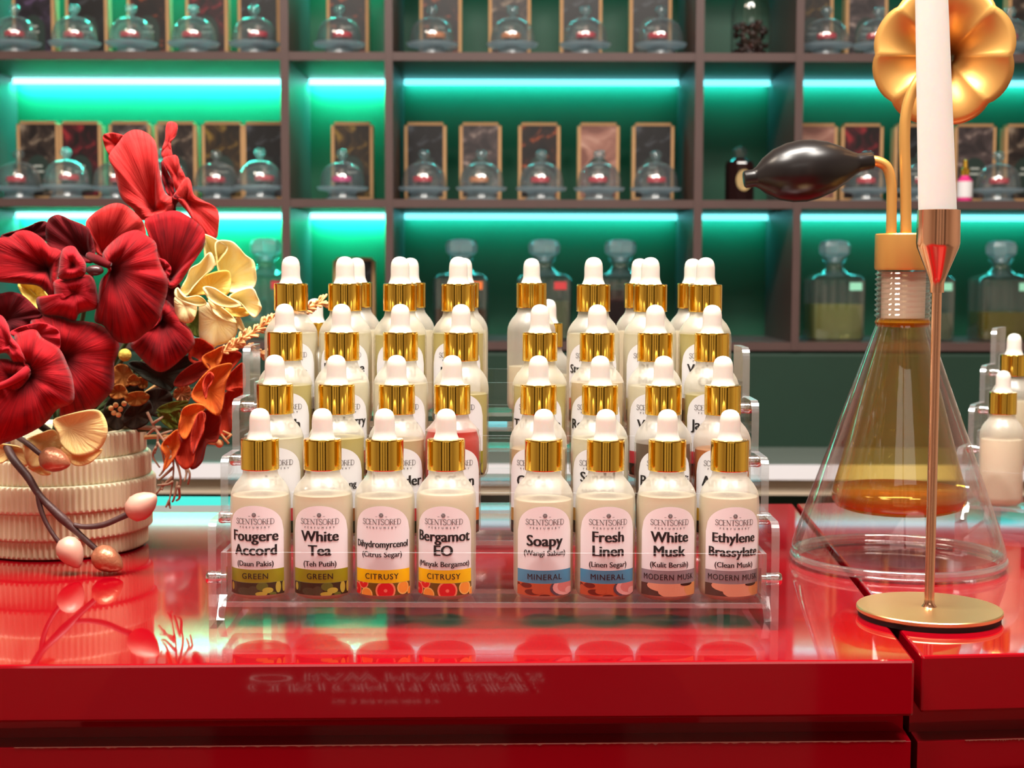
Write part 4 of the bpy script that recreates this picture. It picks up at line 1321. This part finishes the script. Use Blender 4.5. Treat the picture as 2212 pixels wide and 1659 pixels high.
RP_ = [(YEL, [(468, 522), (498, 521), (515, 534), (530, 551), (547, 564), (552, 585), (553, 608), (542, 624), (498, 631), (476, 600), (466, 550)], (482, 606), .992, .012, -.006),
       (YEL, [(432, 505), (453, 510), (478, 524), (492, 534), (483, 553), (462, 575), (446, 570), (441, 537), (444, 522)], (462, 556), .990, .006, -.006),
       (YED, [(439, 598), (470, 586), (495, 587), (498, 615), (487, 638), (441, 636), (409, 638), (420, 618)], (450, 624), .978, .008, 0),
       (YEL, [(432, 568), (454, 545), (463, 574), (440, 596), (418, 620), (404, 638), (389, 633), (394, 618), (404, 600), (412, 580)], (412, 622), .974, .006, -.004),
       (YED, [(487, 664), (520, 664), (540, 671), (536, 682), (512, 685), (495, 678)], (510, 675), .980, .003, 0),
       (YEL, [(431, 658), (451, 655), (480, 676), (510, 698), (511, 721), (496, 738), (470, 746), (461, 750), (446, 742), (431, 728), (430, 690)], (470, 692), .982, .008, .004),
       (YEL, [(495, 640), (542, 622), (556, 642), (562, 656), (564, 668), (551, 685), (537, 675), (520, 655)], (512, 647), .976, .008, -.003),
       (YEL, [(508, 688), (520, 688), (529, 716), (515, 709)], (516, 698), .982, .002, 0),
       (YEL, [(379, 640), (402, 650), (424, 660), (423, 679), (416, 694), (402, 698), (385, 689), (378, 666)], (400, 660), .968, .007, .004),
       (YEL, [(451, 647), (478, 663), (503, 684), (510, 698), (487, 693), (465, 679), (454, 662)], (478, 674), .966, .004, 0),
       (YEL, [(378, 627), (384, 622), (390, 634), (402, 642), (427, 639), (441, 647), (445, 657), (427, 661), (396, 651), (379, 641)], (410, 651), .962, .004, -.002),
       (YEL, [(439, 620), (461, 622), (488, 639), (519, 657), (512, 664), (478, 662), (454, 649), (444, 635)], (474, 645), .960, .005, -.002)]
for mt_, o_, b_, d_, bu, cu_ in RP_:
    petal('petal', yr, mt_, o_, b_, d_, bu, cu_, rip=.0008, rn_=4)
orf = flower('orange_bloom', 455, 830, .990, 'orange and rust fabric bloom drooping beside the acrylic stand', 'flower')
for mt_, o_, b_, d_, bu in [
        (ORR, [(522, 768), (500, 798), (486, 818), (470, 800), (475, 770), (486, 751), (505, 756)], (490, 790), .985, .006),
        (ORR, [(489, 817), (507, 797), (525, 784), (530, 812), (527, 840), (505, 846), (486, 840)], (504, 818), .982, .006),
        (ORR, [(481, 856), (505, 838), (527, 840), (516, 868), (502, 892), (498, 934), (475, 941), (464, 905)], (490, 888), .982, .006),
        (ORR, [(414, 737), (431, 731), (450, 741), (462, 752), (458, 764), (431, 786), (408, 776)], (432, 758), .984, .006),
        (ORG, [(436, 773), (462, 757), (484, 748), (478, 775), (468, 797), (450, 797)], (463, 776), .976, .004),
        (ORK, [(375, 831), (392, 804), (431, 781), (455, 795), (425, 822), (398, 834)], (402, 815), .978, .006),
        (ORG, [(414, 858), (425, 830), (450, 801), (476, 788), (501, 786), (496, 806), (487, 830), (482, 870), (471, 898), (442, 880)], (452, 842), .968, .010),
        (ORR, [(438, 830), (452, 804), (462, 815), (450, 840), (444, 862)], (450, 832), .956, .003)]:
    petal('petal', orf, mt_, o_, b_, d_, bu, -.002, rip=.001, rn_=5)
ob2 = flower('orange_bloom', 425, 930, .978, 'lower half-closed rust orange bloom hanging by the vase rim', 'flower')
for mt_, o_, b_, d_, bu in [
        (ORK, [(440, 888), (475, 896), (474, 925), (469, 953), (447, 959), (436, 998), (414, 1014), (408, 988), (420, 940)], (440, 946), .975, .008),
        (ORG, [(348, 965), (362, 945), (385, 928), (394, 955), (376, 990), (353, 1018), (357, 988)], (374, 964), .972, .006),
        (ORR, [(386, 931), (410, 905), (439, 890), (443, 908), (426, 940), (420, 985), (414, 1006), (397, 1013), (380, 988), (390, 960)], (402, 956), .964, .008),
        (ORG, [(389, 904), (398, 881), (425, 872), (443, 881), (425, 904), (402, 948), (386, 933)], (408, 900), .958, .006),
        (ORR, [(424, 900), (438, 890), (440, 930), (426, 962), (416, 985), (412, 950)], (426, 940), .954, .003)]:
    petal('petal', ob2, mt_, o_, b_, d_, bu, -.002, rip=.001, rn_=5)
cf = flower('cream_bloom', 120, 950, .960, 'cream yellow bloom drooping over the front rim of the vase', 'flower')
for o_, b_, d_, bu in [
        ([(130, 965), (165, 983), (220, 970), (202, 995), (179, 1006), (158, 1004), (146, 990)], (172, 986), .950, .003),
        ([(-60, 950), (0, 958), (46, 967), (69, 994), (46, 1010), (20, 992), (0, 1001), (-60, 1000)], (18, 975), .945, .004),
        ([(60, 1008), (82, 998), (110, 1022), (96, 1027), (75, 1020)], (85, 1012), .946, .002),
        ([(50, 956), (90, 935), (119, 930), (134, 962), (110, 985), (82, 1010), (60, 1004)], (100, 955), .943, .005),
        ([(114, 910), (137, 898), (202, 885), (225, 900), (232, 935), (213, 972), (165, 985), (133, 962), (126, 938)], (150, 925), .940, .006)]:
    petal('petal', cf, CRM, o_, b_, d_, bu, 0, rip=.0008, rn_=4)
yb = flower('yellow_blossom', 75, 640, .995, 'bit of yellow blossom glimpsed between the red orchids', 'flower')
petal('petal', yb, YED, [(40, 612), (80, 608), (97, 629), (114, 660), (85, 668), (55, 645)], (75, 638), .985, .004)
petal('petal', yb, YEL, [(50, 600), (84, 602), (104, 640), (80, 640)], (76, 620), .990, .004)
bb = flower('button_flower', 270, 767, .985, 'small round yellow button flower under the red orchids', 'flower')
ball('flower_head', bb, at(270, 767, .985), .0043, pm('button_yellow', srgb(238, 200, 84), .8, noise=.3, scale=300, bump=1.0))
dl = flower('dark_leaf', 345, 800, .990, 'dark grey-green serrated leaf behind the lower red petals', 'leaf')
petal('leaf_blade', dl, LFD, [(275, 787), (303, 780), (339, 797), (365, 795), (397, 768), (430, 781), (392, 808), (372, 843), (353, 840), (311, 818)], (345, 812), .985, .008, 0, rip=.001, rn_=12)
for i, (o_, b_, d_) in enumerate([([(245, 795), (270, 787), (291, 815), (272, 836), (248, 832)], (266, 812), .985), ([(240, 838), (262, 830), (276, 850), (256, 862), (238, 857)], (257, 846), .98), ([(268, 856), (300, 845), (323, 855), (310, 873), (284, 876)], (296, 860), .98), ([(274, 822), (290, 808), (304, 826), (286, 833)], (288, 822), .975), ([(300, 815), (318, 822), (316, 838), (300, 836)], (308, 828), .988)]):
    if i == 0:
        al = flower('amber_leaf_spray', 275, 850, .99, 'spray of small amber brown leaves above the vase rim', 'leaves')
    petal('leaf_blade', al, LFA, o_, b_, d_, .004, 0)
gl = flower('olive_leaf_sprig', 360, 890, .985, 'sprig of small olive green leaves right of the vase opening', 'leaves')
for o_, b_ in [([(338, 886), (365, 870), (406, 866), (396, 880), (365, 893)], (365, 882)), ([(340, 894), (358, 890), (376, 905), (386, 922), (370, 926), (350, 912)], (360, 905)), ([(366, 690 + 205), (384, 884), (388, 910), (376, 912)], (378, 898))]:
    petal('leaf_blade', gl, LFG, o_, b_, .978, .004, 0)
cpf = flower('copper_leaf_cluster', 390, 848, .99, 'crumpled shiny copper leaves beside the orange bloom', 'leaves')
petal('leaf_blade', cpf, copper, [(374, 850), (384, 836), (402, 829), (414, 848), (404, 870), (384, 868)], (392, 850), .984, .004, 0, rip=.003, rn_=9)
petal('leaf_blade', cpf, copper, [(364, 888), (382, 882), (394, 892), (386, 906), (370, 902)], (378, 893), .986, .003, 0, rip=.003, rn_=7)
gk = flower('rose_leaf', 405, 690, 1.0, 'green leaf below the yellow rose', 'leaf')
petal('leaf_blade', gk, LFG, [(402, 700), (430, 668), (434, 725), (415, 722)], (420, 702), .992, .003, 0)
dfo = flower('dark_foliage', 290, 880, 1.0, 'dark brown leaves filling the vase opening under the blooms', 'leaves')
for o_, b_, d_ in [([(225, 880), (250, 850), (275, 870), (280, 905), (255, 930), (230, 915)], (252, 895), 1.0), ([(262, 905), (290, 868), (318, 862), (330, 885), (318, 915), (285, 928)], (296, 898), .998), ([(300, 860), (335, 838), (366, 846), (372, 872), (345, 900), (315, 890)], (338, 868), 1.0), ([(230, 840), (262, 818), (300, 825), (310, 850), (270, 868), (240, 862)], (270, 845), 1.004)]:
    petal('leaf_blade', dfo, LFK, o_, b_, d_, .004, 0)
wb = flower('filler_blossom', 240, 880, .985, 'tuft of tiny straw-coloured filler blossoms inside the vase opening', 'flower')
for (u, v) in ((240, 882), (250, 875), (260, 884), (246, 892), (256, 896), (268, 872)):
    ball('floret', wb, at(u, v, .982), .0018, straw)
# dried sprigs
def sprig(root, spine, d, nn, l0, l1, mat, rad, w=.55):
    P_ = crom([Vector((a, b, 0)) for a, b in spine], 12)
    v, f = tube_vf([at(q.x, q.y, d) - root.location for q in P_], .0011, 6)
    link('spray_stem', pyme(v, f), mat, root)
    v, f = [], []
    for i in range(nn):
        t = i / nn
        q = P_[min(int(t * (len(P_) - 1)), len(P_) - 2)]
        q2 = P_[min(int(t * (len(P_) - 1)) + 1, len(P_) - 1)]
        dr = (q2 - q).normalized()
        ang = math.atan2(dr.y, dr.x) + random.choice((-1, 1)) * random.uniform(w * .6, w * 1.4)
        ll = random.uniform(l0, l1)
        a = at(q.x, q.y, d)
        b = at(q.x + ll * math.cos(ang), q.y + ll * math.sin(ang), d + random.uniform(-.006, .006))
        M = frame_to(a - root.location, b - root.location)
        L_ = (b - a).length
        lathe_vf([(0, 0), (rad * .5, L_ * .1), (rad * .55, L_ * .5), (rad, L_ * .8), (rad * .6, L_), (0, L_ * 1.02)], 6, v, f, M=M)
    o = link('florets', pyme(v, f), mat, root)
    o['kind'] = 'stuff'
ds = flower('dried_sprig', 500, 745, .965, 'peach coloured dried grass sprig reaching behind the bottles', 'dried grass', mat=straw)
sprig(ds, [(480, 762), (520, 735), (560, 708), (600, 684), (650, 668), (706, 652)], .962, 120, 12, 26, straw, .0010)
sprig(ds, [(500, 752), (530, 748), (556, 760), (572, 766)], .965, 26, 10, 20, straw, .0009)
def twig(root, paths, d, mat, rad):
    v, f = [], []
    for pth in paths:
        Q = [at(a, b, d + random.uniform(-.003, .003)) - root.location for a, b in pth]
        Q = crom(Q, 4)
        tube_vf(Q, [rad * (1.1 - .6 * i / len(Q)) for i in range(len(Q))], 6, v, f)
    o = link('twiglets', pyme(v, f), mat, root)
dt = flower('dried_twig', 345, 925, .985, 'fine mauve dried twigs trailing down between vase and stand', 'dried twigs', mat=mauve)
paths = [[(318, 890), (335, 925), (352, 950), (372, 985), (374, 1030), (364, 1092)], [(372, 1030), (350, 1052), (338, 1066)], [(374, 1010), (352, 1030), (342, 1036)], [(371, 985), (352, 1018), (344, 1028)], [(378, 985), (390, 1030), (386, 1062)], [(384, 1040), (376, 1076), (372, 1084)], [(386, 1050), (388, 1074), (380, 1082)],
         [(376, 985), (402, 1015), (398, 1040)], [(402, 1010), (410, 1024), (406, 1046)], [(335, 925), (322, 936), (318, 938)], [(345, 940), (360, 934), (372, 930)], [(342, 935), (340, 958), (334, 980)], [(340, 955), (350, 975), (356, 1005)], [(338, 965), (330, 985), (345, 1010)], [(374, 1040), (362, 1046), (340, 1048)], [(366, 1080), (358, 1096)], [(365, 1085), (368, 1098)], [(352, 950), (366, 944), (378, 946)], [(330, 915), (345, 905), (352, 900)], [(352, 1040), (350, 1058)]]
twig(dt, paths, .972, mauve, .0010)
fd = flower('filler_blossom', 476, 958, .985, 'straw-coloured bud with stamens below the orange bloom by the stand', 'flower', mat=straw)
ball('bud', fd, at(474, 958, .975), .0028, straw)
for a, b in (((482, 932), (496, 938)), ((478, 938), (494, 958)), ((490, 948), (500, 938)), ((480, 940), (488, 952))):
    wtube('stamen', fd, [(*a, .974), ((a[0] + b[0]) / 2, (a[1] + b[1]) / 2, .973), (*b, .974)], .0009, straw, 6)
# berry branch in front of the vase
br = empty('berry_branch', at(45, 950, .945), 'dark brown twig with four copper tinted buds hanging in front of the vase', 'branch')
def btube(pts, rad):
    return wtube('twig', br, pts, rad, stemb, 10)
btube([(110, 935, 1.02), (60, 905, .995), (14, 915, .962), (12, 952, .950), (28, 990, .936), (60, 1030, .930), (84, 1068, .928), (118, 1104, .926), (150, 1134, .926), (178, 1160, .926), (214, 1192, .926)], [.0026, .0026, .0025, .0027, .0026, .0022, .003, .0020, .0018])
btube([(40, 945, .948), (62, 960, .938), (80, 975, .934), (98, 988, .932)], [.0019, .0018, .0017, .0017])
btube([(82, 1062, .928), (86, 1092, .927), (98, 1126, .926), (116, 1156, .925), (130, 1174, .925)], [.0020, .0017, .0015, .0014, .0016])
btube([(160, 1134, .926), (185, 1138, .925), (222, 1134, .924), (256, 1120, .924), (282, 1108, .925)], [.0016, .0017, .0019, .0019, .0022])

bud1 = pm('bud_copper', srgb(176, 112, 82), .34, .45, noise=.35, scale=160, bump=.5)
bud2 = pm('bud_blush', srgb(206, 156, 138), .42, .1, noise=.3, scale=38, bump=.2)
def bud(u, v, du, dv, d, mat):
    a, b = at(u - du, v - dv, d), at(u + du, v + dv, d - .003)
    L_ = (b - a).length
    M = frame_to(a - br.location, b - br.location)
    lathe('bud', [(0, -.04 * L_), (.2 * L_, -.01 * L_), (.36 * L_, .12 * L_), (.44 * L_, .34 * L_), (.42 * L_, .56 * L_), (.32 * L_, .80 * L_), (.17 * L_, 1.0 * L_), (.07 * L_, 1.08 * L_), (0, 1.1 * L_)], mat, br, 24, M=M, sh=0)
bud(118, 994, 28, 8, .930, bud1)
bud(153, 1193, 15, 28, .924, bud2)
bud(232, 1209, 27, 16, .924, bud1)
bud(306, 1092, 26, -18, .924, bud2)

# ------------------------------------------------------------------ lettered board on a low step in front of the counter (it mirrors in the red front)
hz = -.30
zbd = CAM.z + hz
e_ = (LP[1] - LP[0]).normalized()
nf = Vector((e_.y, -e_.x, 0))
def mirror_hit(u, v):
    """where the line of sight, mirrored in the red front, meets the board"""
    d = ray(u, v)
    q = CAM + d * ((LP[0] - CAM).dot(nf) / d.dot(nf))
    r_ = d - nf * (2 * d.dot(nf))
    return q + r_ * ((zbd - q.z) / r_.z)
ls = box('low_display_step', (-.1, .28, (zbd - .006) / 2), (1.3, .62, zbd - .006), red)
tag(ls, 'low red lacquered step standing in front of the counter', 'step')
bdm = pm('board_red', srgb(104, 4, 16), .35)
pc = mirror_hit(850, 1485)
ib = empty('info_board', (pc.x, pc.y, zbd - .006), 'dark red board with white lettering lying on the low step', 'sign')
box('board_panel', (0, 0, .003), (.42, .20, .006), bdm, ib)
bm = bmesh.new()
def put_flat(s, u0, u1, vbase, vcap, bold=.03):
    A, B, Cc = mirror_hit(u0, vbase), mirror_hit(u1, vbase), mirror_hit(u0, vcap)
    w_ = (B - A).length
    b2 = bmesh.new()
    put_text(b2, s, 0, 0, 1.0, 1.0, bold, 1.0, 0)
    mp = {}
    for v_ in b2.verts:
        p = A + (B - A) * (v_.co.x + .5) + (Cc - A) * v_.co.z - ib.location
        mp[v_] = bm.verts.new((p.x, p.y, .0063))
    for f_ in b2.faces:
        bm.faces.new([mp[v_] for v_ in f_.verts])
    b2.free()
put_flat('RAW MATERIALS', 660, 1165, 1455, 1473)
put_flat('CUSTOM PERFUME', 537, 1150, 1477, 1495)
put_flat('SCENTSORED', 720, 945, 1512, 1521)
ring = [mirror_hit(585 + 46 * math.cos(a) * k, 1466 + 8 * math.sin(a) * k) - ib.location for k in (1, .86) for a in [2 * math.pi * i / 32 for i in range(32)]]
rv = [bm.verts.new((p.x, p.y, .0063)) for p in ring]
for i in range(32):
    bm.faces.new([rv[i], rv[(i + 1) % 32], rv[32 + (i + 1) % 32], rv[32 + i]])
bmesh.ops.recalc_face_normals(bm, faces=bm.faces[:])
link('lettering', tome(bm), pm('board_white', srgb(240, 236, 232), .5), ib, smooth=False)
